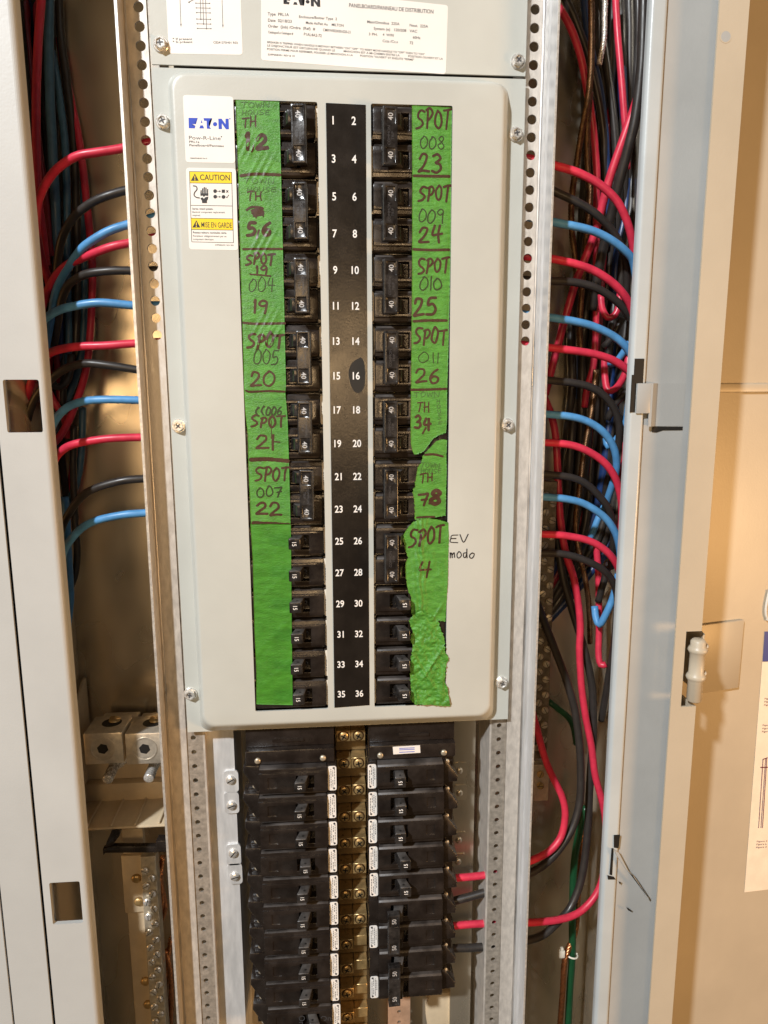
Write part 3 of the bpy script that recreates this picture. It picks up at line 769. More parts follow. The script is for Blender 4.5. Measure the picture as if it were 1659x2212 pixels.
T('CAUTION', 278, 1212, 692, 1217, 78, .012); T('MISE EN GARDE', 296, 1865, 718, 1872, 72, .008)
T('Series rated system.', 170, 1620, 460, 1623, 27, .012); T('Identical component replacement', 168, 1665, 622, 1670, 26); T('required.', 172, 1708, 285, 1711, 26)
T('Reseau-valeurs nominales série.', 180, 1948, 648, 1955, 27, .012); T('Remplacer obligatoirement par un', 182, 1995, 642, 2002, 26); T('composant identique.', 182, 2040, 470, 2044, 26); T('239P082H01 REV 005', 484, 2118, 742, 2123, 19)
for cx, cy, r in ((486, 1364, 26), (487, 1441, 26), (602, 1444, 26)): cdisc(g, 'S', cx, cy, r, YP)
poly(g, 'S', [(578, 1343), (622, 1343), (622, 1387), (578, 1387)], YP)
for yy in (1366, 1443):
    bar(g, 'S', 515, yy, 550, yy, 7, YP); poly(g, 'S', [(545, yy-15), (566, yy), (545, yy+15)], YP)
bar(g, 'S', 640, 1352, 668, 1384, 10, YP); bar(g, 'S', 668, 1352, 640, 1384, 10, YP-.005); bar(g, 'S', 636, 1440, 648, 1458, 9, YP); bar(g, 'S', 648, 1458, 676, 1415, 8, YP-.005)
for k, (x, t) in enumerate(((290, 1352), (312, 1325), (334, 1308), (357, 1315), (380, 1335))): bar(g, 'S', x, 1420, x+2, t, 16, YP-.002*k)
poly(g, 'S', [(282, 1395), (392, 1395), (390, 1432), (350, 1425), (330, 1446), (310, 1425), (284, 1430)], YP-.015)
poly(g, 'S', [(284, 1462), (310, 1450), (330, 1470), (352, 1448), (392, 1440), (388, 1475), (372, 1500), (375, 1530), (307, 1530), (303, 1495), (290, 1480)], YP)
yf = lambda x, z: YP+.15
ribbon(g, [(lambda v: (v.x, v.z))(cw('S', x, y, YP)) for x, y in ((185, 1292), (225, 1300), (235, 1340), (205, 1380), (195, 1420), (225, 1450), (268, 1458))], .75, yf)
g.obj('printing', 'print_black', st)
g = G()
for (cx, cy) in ((205, 1222), (226, 1868)):
    bar(g, 'S', cx, cy-30, cx, cy-72, 12, YP-.05); cdisc(g, 'S', cx, cy-14, 8, YP-.05)
g.obj('exclamation_mark', 'print_yellow', st)
# numbered strip
stn = thing('number_strip', 'glossy black strip of white circuit numbers 1 to 36 between the breakers', 'number strip', (0, 0, -215))
g = G(); g.plate([(-12.9, 11.2), (15.2, 10.7), (14.8, -442.3), (-13.8, -443.4)], -.35, -.02); g.obj('strip', 'strip_black', stn)
g = G()
for i in range(18):
    z = -25.4*i
    for n_, x in ((2*i+1, -8.0), (2*i+2, 6.65)):
        ctext(g, str(n_), (x, -.42, z), 5.3, 0, .018, 0, .86)
g.obj('numbers', 'print_white', stn)
g = G(); pts = [(680, 655), (700, 690), (708, 760), (700, 850), (668, 888), (630, 870), (605, 800), (600, 750), (625, 690)]
P = [cw((1, 1), x, y, 0) for x, y in pts]; P = smooth_path(P+[P[0]], 1.0)[:-1]; P = [Vector((p.x, -.39, p.z)) for p in P]
g.add(P, [tuple(range(len(P)))[::-1]]); g.obj('matte_smudge', 'plastic_slot', stn)
# pen writing on the cover
g = G(); yc = lambda x, z: 0.05
write(g, 'G', 'EV', 945, 240, 1165, 330, .75, yc, 0); write(g, 'G', 'modo', 950, 405, 1235, 500, .8, yc, 0)
g.obj('handwriting', 'ink_black', cover)
# ------------------------------------------------------------------ circuit breakers
def relief(g, xs, zs, H, yb, dx=0.0, dz_=0.0, mi=0):
    """stepped block: cell (i, j) has its front at H[i][j]; walls between cells of different height; back at yb"""
    nx, nz = len(xs)-1, len(zs)-1
    X = [x+dx for x in xs]; Z = [z+dz_ for z in zs]
    h = lambda i, j: H[i][j] if 0 <= i < nx and 0 <= j < nz else yb
    for i in range(nx):
        for j in range(nz):
            y = H[i][j]
            if y >= yb: continue
            g.add([(X[i], y, Z[j]), (X[i+1], y, Z[j]), (X[i+1], y, Z[j+1]), (X[i], y, Z[j+1])], [(0, 1, 2, 3)], mi)
            for (ii, jj, a, b) in ((i-1, j, (X[i], Z[j+1]), (X[i], Z[j])), (i+1, j, (X[i+1], Z[j]), (X[i+1], Z[j+1])), (i, j-1, (X[i], Z[j]), (X[i+1], Z[j])), (i, j+1, (X[i+1], Z[j+1]), (X[i], Z[j+1]))):
                y2 = h(ii, jj)
                if y2 > y: g.add([(a[0], y, a[1]), (a[0], y2, a[1]), (b[0], y2, b[1]), (b[0], y, b[1])], [(0, 1, 2, 3)], mi)
BX = [13.4, 20.9, 32.0, 46.8, 63.0, 70.0, 77.5, 80.5, 87.5]
BZ = [-12.5, -11.0, -7.9, -5.0, -4.0, 5.0, 6.4, 9.6, 12.5]
def body_geo(g, zc):
    H = []
    for i in range(8):
        row = []
        for j in range(8):
            if i == 0: y = 4.2 if 0 < j < 7 else 5.0
            elif i == 7: y = 15.0
            elif i == 6: y = 9.5 if 0 < j < 7 else 11
            else:
                y = 11.0 if j in (0, 7) else (2.2 if j == 1 else 1.0)
                if i == 2 and 3 <= j <= 5: y = 8.5
                if i == 4 and j == 4: y = 1.9
            row.append(y)
        H.append(row)
    relief(g, BX, BZ, H, 55.0, 0, zc)
    for s in (-1, 1):                                  # rolled long edges of the raised face, dusty
        z0, z1 = (9.62, 11.7) if s > 0 else (-11.02, -11.9); ya = 1.15 if s > 0 else 2.4
        vs = []
        for x in (21.6, 76.9):
            vs += [(x, ya, zc+z0), (x, ya+1.1, zc+z0+(z1-z0)*.75), (x, 9.0, zc+z1), (x, 9.0, zc+z0)]
        fs = [(0, 4, 5, 1), (1, 5, 6, 2), (0, 1, 2, 3), (7, 6, 5, 4)]
        g.add(vs, fs if s < 0 else [f[::-1] for f in fs], 1)
def weld(o, d=.01):
    bm = bmesh.new(); bm.from_mesh(o.data); bmesh.ops.remove_doubles(bm, verts=bm.verts, dist=d*MM); bm.to_mesh(o.data); bm.free()
def end_wedge(g, zc):
    # tapering terminal hood at the outer end
    p = [(77.6, 8.6, zc-11.6), (90.5, 9.5, zc-11.6), (90.5, 30, zc-11.6), (77.6, 30, zc-11.6)]
    q = [(77.6, 6.2, zc+9.8), (80.2, 7.2, zc+9.8), (80.2, 30, zc+9.8), (77.6, 30, zc+9.8)]
    m_ = [(77.6, 7.6, zc-5.0), (91, 9.0, zc-6.4), (91, 30, zc-6.4), (77.6, 30, zc-5.0)]
    g.hexa(p+m_); g.hexa(m_+q)
def label_strip(root, zc, m, name='label'):
    g = G(); g.plate(rrect(13.5, 20.5, zc-11.0, zc+11.0, 1.6, 3), 3.75, 4.1); s = g.obj(name, m, root)
    g = G(); r_ = random.Random(int(zc*10)+5)
    for x, a, b in ((15.0, -8.5, 6.0), (16.5, -7, -1), (16.5, 1.5, 8.5), (18.0, -8.5, 8.8), (19.3, -3, 7.0)):
        z = a
        while z < b:
            l = r_.uniform(.8, 2.2); g.add([(x-.28, 3.7, zc+z), (x+.28, 3.7, zc+z), (x+.28, 3.7, zc+min(b, z+l)), (x-.28, 3.7, zc+min(b, z+l))], [(0, 1, 2, 3)]); z += l+.55
    for z in (-9.2, 9.2):
        g.lathe((15.6, 3.7, zc+z), (0, -1, 0), [(0, .95), (.01, .95)], 12)
    g.obj('printing', 'print_grey', s)
def toggle_geo(g, zc, xc, ytip=-8.6, w=9.6, hz=5.0):
    xb0, xb1 = 34.8, 44.6
    b = [(xb0, 8.0, zc-hz), (xb1, 8.0, zc-hz), (xb1, 8.0, zc+hz), (xb0, 8.0, zc+hz)]
    s = (xc-39.7)*.35
    m_ = [(xb0+.7+s, 1.0, zc-hz), (xb1-.7+s, 1.0, zc-hz), (xb1-.7+s, 1.0, zc+hz), (xb0+.7+s, 1.0, zc+hz)]
    t = [(xc-w/2, ytip, zc-hz*.92), (xc+w/2, ytip, zc-hz*.92), (xc+w/2, ytip+.8, zc+hz*.92), (xc-w/2, ytip+.8, zc+hz*.92)]
    for lo, hi in ((b, m_), (m_, t)):
        o = len(g.v); g.v += [Vector(v) for v in lo+hi]
        for i in range(4): g.f.append((o+i, o+(i+1) % 4, o+4+(i+1) % 4, o+4+i)); g.m.append(1 if i in (0, 2) else 0)
    o = len(g.v); g.v += [Vector(v) for v in t]; g.f.append((o, o+1, o+2, o+3)); g.m.append(0)
def finish(o, wd, seg=2):
    weld(o); bevel(o, wd, seg, 25); return o
def make_single(label, cat, group, lab_mat, xc, num, text='OFF', extra=None, win=True):
    root = thing('circuit_breaker', label, cat, (0, 0, 0), group)
    g = G(); body_geo(g, 0); end_wedge(g, 0); b = g.obj('body', ['plastic_black', 'plastic_dusty'], root); finish(b, .75)
    g = G(); toggle_geo(g, 0, xc); t = g.obj('toggle', ['plastic_tie', 'plastic_dusty_tip'], root); finish(t, 1.1, 3)
    g = G()
    for s in (-1, 1): g.lathe((xc*.5+20.0, -4.6, s*4.72), (0, 0, s), [(0, 1.0), (.16, 1.0)], 10)
    g.obj('pin_hole', 'plastic_slot', t)
    g = G(); ctext(g, num, (xc, -8.45, 0), 3.2, math.pi/2, .008, 0, .9, (0, -1, .085)); g.obj('rating', 'print_white', t)
    g = G(); ctext(g, text, (35.2 if xc > 39.7 else 44.5, .9, 0), 2.4, math.pi/2, 0, 0, 1.0); g.obj('embossing', 'plastic_tie', root)
    if lab_mat: label_strip(root, 0, lab_mat)
    g = G(); slot_screw(g, (81.6, 10.0, 7.4), 2.0); g.obj('terminal_screw', 'tinned', root, True)
    return root
def make_double(label, cat, group, lab_mat, num, xc, tie_text=True, tilt=.16, lab_z=-12.7):
    root = thing('circuit_breaker', label, cat, (0, 0, 0), group)
    g = G()
    for zc in (-12.7, 12.7): body_geo(g, zc); end_wedge(g, zc)
    b = g.obj('body', ['plastic_black', 'plastic_dusty'], root); finish(b, .75)
    for zc in (-12.7, 12.7):
        g = G(); toggle_geo(g, zc, xc+3.4, -6.6, 8.0, 4.6); t = g.obj('toggle', ['plastic_tie', 'plastic_dusty_tip'], root); finish(t, .5)
        g = G(); ctext(g, 'ON', (43.4, 3.2, zc), 3.0, math.pi/2, .01, 0, 1.0); g.obj('embossing', 'plastic_black', root)
        g = G(); slot_screw(g, (81.6, 10.0, zc+7.4), 2.0); g.obj('terminal_screw', 'tinned', root, True)
    g = G(); HH = [[0]*5 for _ in range(3)]; HH[1][1] = .9; HH[1][3] = .9
    relief(g, [-5.1, -3.4, 3.4, 5.1], [-19.2, -17.4, -7.9, 7.9, 17.4, 19.2], HH, 6.2)
    Mx = Matrix.Translation((xc, -11.4, 0)) @ Matrix.Rotation(tilt, 4, 'Z')
    g.v = [Mx @ v for v in g.v]; t = g.obj('handle_tie', 'plastic_tie', root); finish(t, .55)
    g = G(); nrm = Mx.to_3x3() @ Vector((0, -1, 0))
    for zc in (-12.65, 12.65):
        g = G(); ctext(g, num, Mx @ Vector((.1, .82, zc)), 3.6, math.pi/2, .008, 0, .95, nrm); g.obj('rating', 'rating_white', t)
    if tie_text:
        g = G(); ctext(g, 'COMMON', Mx @ Vector((-1.3, -.06, 0)), 1.9, math.pi/2, 0, 0, 1.0, nrm); ctext(g, 'TRIP', Mx @ Vector((1.4, -.06, 0)), 1.9, math.pi/2, 0, 0, 1.0, nrm)
        g.obj('embossing', 'print_grey', t)
    label_strip(root, lab_z, lab_mat)
    return root
def copy_tree(o, parent=None):
    c = o.copy(); C.objects.link(c)
    if parent: c.parent = parent
    for k in list(o.children): copy_tree(k, c)
    return c
def place(proto, used, sd, z, label, dx=0.0):
    o = proto if not used else copy_tree(proto)
    o.location = Vector((dx, 0, z))*MM; o.rotation_euler = (0, 0 if sd > 0 else math.pi, 0); o['label'] = label
    return o
ORD = ['topmost', 'second', 'third', 'fourth', 'fifth', 'sixth', 'seventh', 'eighth', 'ninth']
GU = 'breakers in the covered upper panel'; GL = 'breakers in the open lower panel'
dbl = make_double('x', 'breaker', GU, 'label_cream', '40', 32.4)
u = False
for k in range(6):
    place(dbl, u, -1, -25.4*(2*k+.5), '%s black two-pole 40 breaker in the upper left column' % ORD[k] + (' from the top' if k else ''), random.uniform(-.4, .4)); u = True
for k in range(7):
    place(dbl, u, 1, -25.4*(2*k+.5), '%s black two-pole 40 breaker in the upper right column' % ORD[k] + (' from the top' if k else ''), random.uniform(-.5, .5))
sg = make_single('x', 'breaker', GU, 'label_cream', 43.0, '15'); u = False
for k in range(12, 18):
    place(sg, u, -1, -25.4*k, '%s single-pole 15 breaker below the two-pole ones, upper left column' % ORD[k-12], random.uniform(-.5, .5)); u = True
for k in range(14, 18):
    place(sg, u, 1, -25.4*k, '%s single-pole 15 breaker below the two-pole ones, upper right column' % ORD[k-14], random.uniform(-.4, .4))
sl = make_single('x', 'breaker', GL, 'label_white', 43.6, '15', ''); u = False
sm = make_single('x', 'breaker', GL, 'label_white', 39.7, '15', ''); um = False
for k in range(9):
    lab = '%s black 15 breaker in the lower left column' % ORD[k] + (' from the top' if k else '')
    if k == 3: place(sm, um, -1, -25.4*(20+k), lab, -.5); um = True
    else: place(sl, u, -1, -25.4*(20+k), lab, random.uniform(-.6, .6)+.25*k*0); u = True
for k in range(5):
    lab = '%s black 15 breaker in the lower right column' % ORD[k] + (' from the top' if k else '')
    place(sm if k < 3 else sl, True, 1, -25.4*(20+k), lab, random.uniform(-.5, .5)+(0 if k < 3 else .6))
d50 = make_double('x', 'breaker', GL, 'label_white', '50', 33.8, False, .06)
place(d50, False, 1, -25.4*25.5, 'black two-pole 50 breaker, upper of two at lower right')
place(d50, True, 1, -25.4*27.5, 'black two-pole 50 breaker, lower of two at lower right', .4)
lo = make_single('x', 'breaker', GL, 'label_white', 36.0, '', '')
lo.location = Vector((.5, 0, -25.4*29))*MM; lo.rotation_euler = (0, math.pi, 0); lo['label'] = 'black breaker marked On, cut by the bottom edge of the picture'
g = G(); ctext(g, 'On', (26.5, .85, 0), 5.2, math.pi, .0, 0, 1.0); ctext(g, 'On', (47.5, .85, 0), 5.2, math.pi/2, .0, 0, 1.0)
o = bpy.data.objects.new('marking', make_mesh('marking', g.v, g.f, 'print_grey')); C.objects.link(o); o.parent = lo

# black insulating covers above the lower breakers
for sd in (-1, 1):
    ins = thing('insulator_block', 'black plastic insulator block above the lower %s breakers' % ('left' if sd < 0 else 'right'), 'insulator', (sd*52, 20, -480))
    g = G(); a, b = (14.5, 88) if sd > 0 else (-88, -14.5)
    g.box(a, b, 14, 60, -482.8, -440); g.box(a, b, 7.5, 40, -495.2, -483.0)
    o = g.obj('block', 'plastic_black', ins); bevel(o, .8, 2)
    g = G(); x0 = 40*sd; g.box(min(x0, x0+sd*26), max(x0, x0+sd*26), 12.6, 14.2, -478, -475.6); g.lathe((62*sd, 12.5, -489), (0, 0, 1), [(0, 4.5), (3.5, 4.5), (3.6, 2.6)], 18)
    g.obj('moulded_rib', 'plastic_black', ins)
    for xs in (24*sd, 78*sd):
        g = G(); slot_screw(g, (xs, 7.5, -491.2), 2.6); g.obj('rivet', 'tinned', ins, True)
    if sd > 0:
        g = G(); g.plate([(34.5, -484.0), (57.5, -483.6), (58.0, -490.4), (35.0, -490.8)], 7.15, 7.45); s = g.obj('small_sticker', 'label_white', ins)
        g = G()
        for yy in (1535, 1545, 1562): 
            zq = -485.3-(yy-1535)*.13; g.add([(40, 7.1, zq), (53, 7.1, zq), (53, 7.1, zq-.6), (40, 7.1, zq-.6)], [(3, 2, 1, 0)])
        g.obj('printing', 'print_blue', s)

# ------------------------------------------------------------------ brass bus with paired screws
bus = thing('bus_bar', 'brass bus bar with paired screws between the lower breaker columns', 'bus bar', (0, 40, -650))
g = G(); g.box(-13.2, 13.0, 44, 50, -960, -440); g.obj('back_bar', 'brass', bus)
def cross_screw(g, p, r):
    p = Vector(p); g.lathe(p, (0, -1, 0), [(0, r), (.9, r), (1.6, r*.75), (1.75, r*.55)], 18)
for i in range(18, 34):
    z = -25.4*i + 1.5; y = 24.0
    full = i < 27
    g = G(); g.box(-12.4, -.25, y, y+16, z-5.0, z+5.0)
    if full: g.box(.25, 12.4, y, y+16, z-5.0, z+5.0)
    else: g.box(.25, 12.4, y+4, y+16, z-5.0, z+5.0)
    st = g.obj('bus_stab', 'brass', bus); bevel(st, .4, 1)
    g = G(); g.box(-12.8, 12.8, 37, 43.5, z-19.6, z-6.0); g.obj('phase_strap', 'strap_shaded', bus)
    for x in ((-6.3, 6.4) if full else (-6.3,)):
        g = G(); g.lathe((x, y-.02, z), (0, -1, 0), [(0, 5.0), (.05, 5.0)], 18); g.obj('counterbore_shade', 'copper_dark', st)  # flat dark disc painted for the shade round each screw head
        g = G(); cross_screw(g, (x, y-.05, z), 3.9); s = g.obj('screw', 'brass', bus, True); s.data.set_sharp_from_angle(angle=math.radians(35))
        g = G()
        for a in (.3+i*.7, .3+i*.7+math.pi/2):
            v = Vector((math.cos(a), 0, math.sin(a))); nn = Vector((-v.z, 0, v.x)); pp = Vector((x, y-1.95, z))
            g.add([pp-v*2.5-nn*.6, pp+v*2.5-nn*.6, pp+v*2.5+nn*.6, pp-v*2.5+nn*.6], [(0, 1, 2, 3)])
        g.obj('cross_slot', 'plastic_slot', s)
# plated strap and tan clip visible right of the bus at the very bottom
g = G()
P = [cw((1, 3), x, y, 55) for x, y in ((855, 1500), (1000, 1480))]
x0, x1 = P[0].x, P[1].x
g2_ = [cw((1, 3), 930, y, 55).z for y in (1580, 1648)]
gg = G(); zz = [g2_[0]-(g2_[0]-g2_[1])*k for k in range(8)]
for z in zz: hole_cell(gg, x0, x1, z-(zz[0]-zz[1])/2, z+(zz[0]-zz[1])/2, (x0+x1)/2, z, 2.0, 55)
gg.add([(x0, 55, zz[0]+6), (x1, 55, zz[0]+6), (x1, 55, zz[0]+40), (x0, 55, zz[0]+40)], [(0, 1, 2, 3)])
gg.solo('perforated_strap', 'copper_pale', 'pinkish copper perforated strap below the lowest right breaker', 'strap')
g = G(); P = [(lambda v: (v.x, v.z))(cw((1, 3), x, y, 50)) for x, y in ((1100, 1540), (1130, 1470), (1265, 1455), (1265, 1700), (1140, 1700), (1100, 1600))]
P[4] = (P[4][0], P[4][1]-30); P[3] = (P[3][0], P[3][1]-30)
g.plate(P, 50, 56); o = g.solo('support_clip', 'plastic_tan', 'tan plastic support clip at bottom right of the breakers', 'clip'); bevel(o, .8, 2)
# ------------------------------------------------------------------ green tape with handwriting
def resample(pts, n):
    P = [Vector((x, y, 0)) for x, y in pts]; L = [0]
    for a, b in zip(P, P[1:]): L.append(L[-1]+(b-a).length)
    out = []
    for k in range(n):
        t = L[-1]*k/(n-1); i = 0
        while i < len(L)-2 and L[i+1] < t: i += 1
        f = (t-L[i])/max(1e-9, L[i+1]-L[i]); out.append(P[i].lerp(P[i+1], f))
    return out
def tape(name, label, Ls, Rs, Ts, Bs, yfun, m, nu=36, nv=200, jag=(0, 0, 0, 0), group='green tape strips'):
    """Coons patch over four measured edges; lies on y = yfun(x, z)"""
    px = lambda seq: [cp(c, x, y) for c, x, y in seq]
    L = resample(px(Ls), nv); R = resample(px(Rs), nv); T = resample(px(Ts), nu); B = resample(px(Bs), nu)
    vs = []
    for j in range(nv):
        v = j/(nv-1)
        for i in range(nu):
            uu = i/(nu-1)
            p = (1-v)*T[i]+v*B[i]+(1-uu)*L[j]+uu*R[j]-((1-uu)*(1-v)*T[0]+uu*(1-v)*T[-1]+(1-uu)*v*B[0]+uu*v*B[-1])
            w_ = up(p.x, p.y, 0.0)
            if j == 0 and jag[0]: w_.z += jag[0]*noise.noise(Vector((w_.x*.9, 1, 0)))
            if j == nv-1 and jag[1]: w_.z += jag[1]*noise.noise(Vector((w_.x*.9, 7, 0)))
            if i == 0 and jag[2]: w_.x += jag[2]*noise.noise(Vector((3, 1, w_.z*.6)))
            if i == nu-1 and jag[3]: w_.x += jag[3]*noise.noise(Vector((9, 1, w_.z*.6)))
            vs.append(Vector((w_.x, yfun(w_.x, w_.z), w_.z)))
    fs = [(j*nu+i, (j+1)*nu+i, (j+1)*nu+i+1, j*nu+i+1) for j in range(nv-1) for i in range(nu-1)]
    n = len(vs); vs += [v+Vector((0, .12, 0)) for v in vs]
    edge = [j*nu for j in range(nv)]+[(nv-1)*nu+i for i in range(1, nu)]+[j*nu+nu-1 for j in range(nv-2, -1, -1)]+[i for i in range(nu-2, 0, -1)]
    fs += [tuple(k+n for k in f[::-1]) for f in fs]
    fs += [(edge[k], n+edge[k], n+edge[(k+1) % len(edge)], edge[(k+1) % len(edge)])[::-1] for k in range(len(edge))]
    return solo(name, vs, fs, m, label, 'tape', group, True)
nz_ = lambda x, z, s, k: noise.noise(Vector((x*s, k, z*s)))
def crease(x, z, x0, z0, ang, wd, amp):
    d = (x-x0)*math.sin(ang)-(z-z0)*math.cos(ang); return -amp*math.exp(-(d/wd)**2)
def y_left(x, z):
    y = .35+.28*nz_(x, z, .06, 1)+.10*nz_(x, z, .25, 2)
    for k in range(1, 12):
        zz = -25.4*(2*k)-12.7+25.4*0
        y += .25*math.exp(-((z-(-50.8*k+12.7))/2.0)**2)
    for (x0, z0) in ((-60, -33), (-60, -83), (-60, -140), (-70, -20), (-58, -150)):
        if abs(z-z0) < 16:
            f = math.exp(-((z-z0)/9)**2)
            for d in (-5, 0, 5): y += f*crease(x, z, x0+d, z0, 1.05, .9, .55)
    return min(y, .78)+.35*max(0, (-74.5-x)/3)**2
LT = tape('tape_strip', 'long green tape strip handwritten TH, SPOT and numbers, left of the breakers',
    [('A', 165, 62), ('A', 205, 1200), ('B', 250, 900), ('B', 290, 2200), ('C', 235, 350), ('C', 255, 640), ('C', 285, 900), ('C', 295, 1320), ('C', 325, 2010), ('C', 333, 2090)],
    [('A', 855, 90), ('A', 885, 1200), ('B', 905, 20), ('B', 940, 1500), ('B', 955, 2200), ('C', 770, 300), ('C', 762, 380), ('C', 790, 700), ('C', 805, 1150), ('C', 822, 1800), ('C', 830, 2080)],
    [('A', 165, 62), ('A', 500, 75), ('A', 855, 90)], [('C', 333, 2090), ('C', 830, 2080)], y_left, 'tape_green', 40, 330, (.0, .0, .3, .1))
yl = y_left
OWN = None
class Ink:
    def __init__(s, m): s.m = m; s.q = []
    def new(s): g_ = G(); s.q.append(g_); return g_
    def obj(s, parent):
        for g_ in s.q: g_.obj('handwriting', s.m, parent)
def W(ink, c, s, x0, y0, x1, y1, wd, sl=0.0): write(ink.new(), c, s, x0, y0, x1, y1, wd, yl, .3, 0, sl)
_stroke = stroke
def stroke(ink, c, pts, wd, yfun, Yref=0.0): _stroke(ink.new(), c, pts, wd, yfun, Yref)
g = Ink('ink_brown'); g1 = Ink('ink_thin'); g3 = Ink('ink_faint')
W(g3, 'A', 'TOWN', 250, 105, 710, 200, .42); W(g3, 'A', 'HOUSE', 260, 235, 720, 315, .42)
W(g, 'A', 'TH', 265, 345, 505, 500, .85); W(g, 'A', '1', 300, 600, 430, 860, 2.3); W(g, 'A', ',', 405, 720, 490, 880, .8); W(g, 'A', '2', 485, 610, 700, 850, 2.2)
stroke(g, 'A', [(250, 1275), (450, 1250), (650, 1252), (865, 1262)], 2.0, yl, .3)
W(g3, 'A', 'TOWN', 290, 1310, 790, 1395, .42); W(g3, 'A', 'HOUSE', 340, 1455, 820, 1535, .42); W(g, 'A', 'TH', 345, 1535, 590, 1665, .85)
stroke(g, 'A', [(345, 1815), (430, 1770), (600, 1790), (420, 1830), (610, 1840), (430, 1870), (610, 1880), (450, 1910), (600, 1860)], 1.6, yl, .3); stroke(g, 'A', [(490, 1780), (490, 1940)], 1.0, yl, .3); stroke(g, 'A', [(590, 1790), (605, 1920)], .9, yl, .3)
W(g, 'A', '5', 340, 2005, 510, 2220, 1.9); W(g, 'A', '6', 580, 2005, 745, 2220, 1.9); stroke(g, 'B', [(535, 85), (500, 210)], 1.5, yl, .3)
stroke(g, 'B', [(290, 382), (500, 378), (895, 378)], 1.6, yl, .3); W(g, 'B', 'SPOT', 325, 445, 790, 625, 1.35); W(g, 'B', '19', 480, 640, 700, 785, 1.25)
stroke(g, 'B', [(400, 778), (560, 790), (720, 808)], 1.1, yl, .3); W(g1, 'B', '004', 375, 830, 795, 1055, .6); W(g, 'B', '19', 440, 1185, 705, 1385, 1.6)
stroke(g, 'B', [(295, 1545), (500, 1560), (940, 1553)], 1.8, yl, .3); W(g, 'B', 'SPOT', 355, 1700, 930, 1935, 1.6); W(g1, 'B', '005', 445, 1970, 870, 2205, .75)
W(g, 'C', '20', 310, 110, 645, 290, 1.45); stroke(g, 'C', [(268, 355), (320, 370), (550, 360), (748, 368)], 1.6, yl, .3); W(g1, 'C', 'cc006', 375, 555, 725, 665, 1.0)
W(g, 'C', 'SPOT', 325, 680, 765, 815, 1.4); W(g, 'C', '21', 375, 925, 640, 1095, 1.5); stroke(g, 'C', [(625, 1000), (690, 1005)], 1.0, yl, .3); stroke(g, 'C', [(585, 730), (588, 930)], .5, yl, .3)
stroke(g, 'C', [(330, 1228), (540, 1222), (790, 1243)], 3.1, yl, .3); W(g, 'C', 'SPOT', 380, 1325, 815, 1490, 1.45); W(g1, 'C', '007', 395, 1570, 730, 1700, 1.0); W(g, 'C', '22', 385, 1765, 725, 1925, 1.6)
stroke(g, 'C', [(365, 2030), (580, 2040), (810, 2055)], 3.3, yl, .3)
for gg in (g, g1, g3): gg.obj(LT)
def y_left2(x, z):
    y = .15+.40*nz_(x, z, .05, 11)-.3*abs(nz_(x, z, .12, 13))+.10*nz_(x, z, .3, 12)
    for d in (-18, 0, 22): y += .5*crease(x, z, -60+d*.2, -380+d*2, .75, 2.2, .35)
    return min(y, .6)+.35*max(0, (-74.0-x)/3)**2
tape('tape_strip', 'long plain darker green tape strip beside numbers 25 to 35', [('C', 320, 2040), ('H', 165, 500), ('H', 185, 1300), ('H', 205, 1750), ('H', 205, 2095)],
    [('C', 832, 2040), ('H', 585, 400), ('H', 592, 1200), ('H', 602, 2105)], [('C', 320, 2040), ('C', 832, 2040)], [('H', 205, 2095), ('H', 602, 2105)], lambda x, z: y_left2(x, z)+(.35 if z > -290 else .0), 'tape_green_dark', 36, 150)
# right column
def y_right(x, z):
    y = .35+.22*nz_(x, z, .06, 21)+.08*nz_(x, z, .3, 22)
    for k in range(1, 8): y += .22*math.exp(-((z-(-50.8*k+12.7))/2.0)**2)
    return min(y, .75)+.35*max(0, (x-74.5)/3)**2
RT = tape('tape_strip', 'green tape strip handwritten SPOT 008 to 26, right of the upper breakers',
    [('D', 780, 158), ('D', 785, 1300), ('E', 782, 800), ('E', 770, 2100), ('F', 612, 330), ('F', 607, 800), ('F', 610, 1030), ('F', 628, 1110), ('F', 655, 1165)],
    [('D', 1415, 190), ('D', 1405, 1300), ('E', 1395, 400), ('E', 1355, 2150), ('F', 1078, 100), ('F', 1070, 350), ('F', 1068, 750), ('F', 1055, 890)],
    [('D', 780, 158), ('D', 1415, 190)], [('F', 655, 1165), ('F', 700, 1155), ('F', 770, 1130), ('F', 815, 1070), ('F', 865, 1000), ('F', 905, 955), ('F', 965, 920), ('F', 1055, 890)], y_right, 'tape_green', 38, 280, (0, 1.0, 0, .4))
g = Ink('ink_brown'); g1 = Ink('ink_thin'); g3 = Ink('ink_faint'); yl = y_right
W(g, 'D', 'SPOT', 850, 215, 1410, 525, 1.35); W(g1, 'D', '008', 905, 655, 1315, 860, .75); W(g, 'D', '23', 875, 900, 1280, 1205, 1.5); stroke(g, 'D', [(815, 1275), (1100, 1282), (1368, 1285)], 1.9, yl, .3)
W(g, 'D', 'SPOT', 885, 1435, 1405, 1675, 1.4); W(g1, 'D', '009', 880, 1785, 1305, 2015, .8); W(g, 'E', '24', 880, 45, 1270, 285, 1.5); stroke(g, 'E', [(810, 385), (1100, 395), (1365, 390)], 1.9, yl, .3)
W(g, 'E', 'SPOT', 870, 525, 1380, 765, 1.4); W(g1, 'E', '0|0', 895, 830, 1270, 1030, .9); W(g, 'E', '25', 795, 1145, 1190, 1425, 1.9); stroke(g, 'E', [(812, 1520), (1050, 1508), (1325, 1508)], 1.9, yl, .3)
W(g, 'E', 'SPOT', 815, 1640, 1345, 1885, 1.4); W(g1, 'E', '0||', 865, 2005, 1230, 2185, .6); W(g, 'F', '26', 665, 75, 985, 260, 1.5); stroke(g, 'F', [(620, 345), (800, 342), (1050, 333)], 1.9, yl, .3)
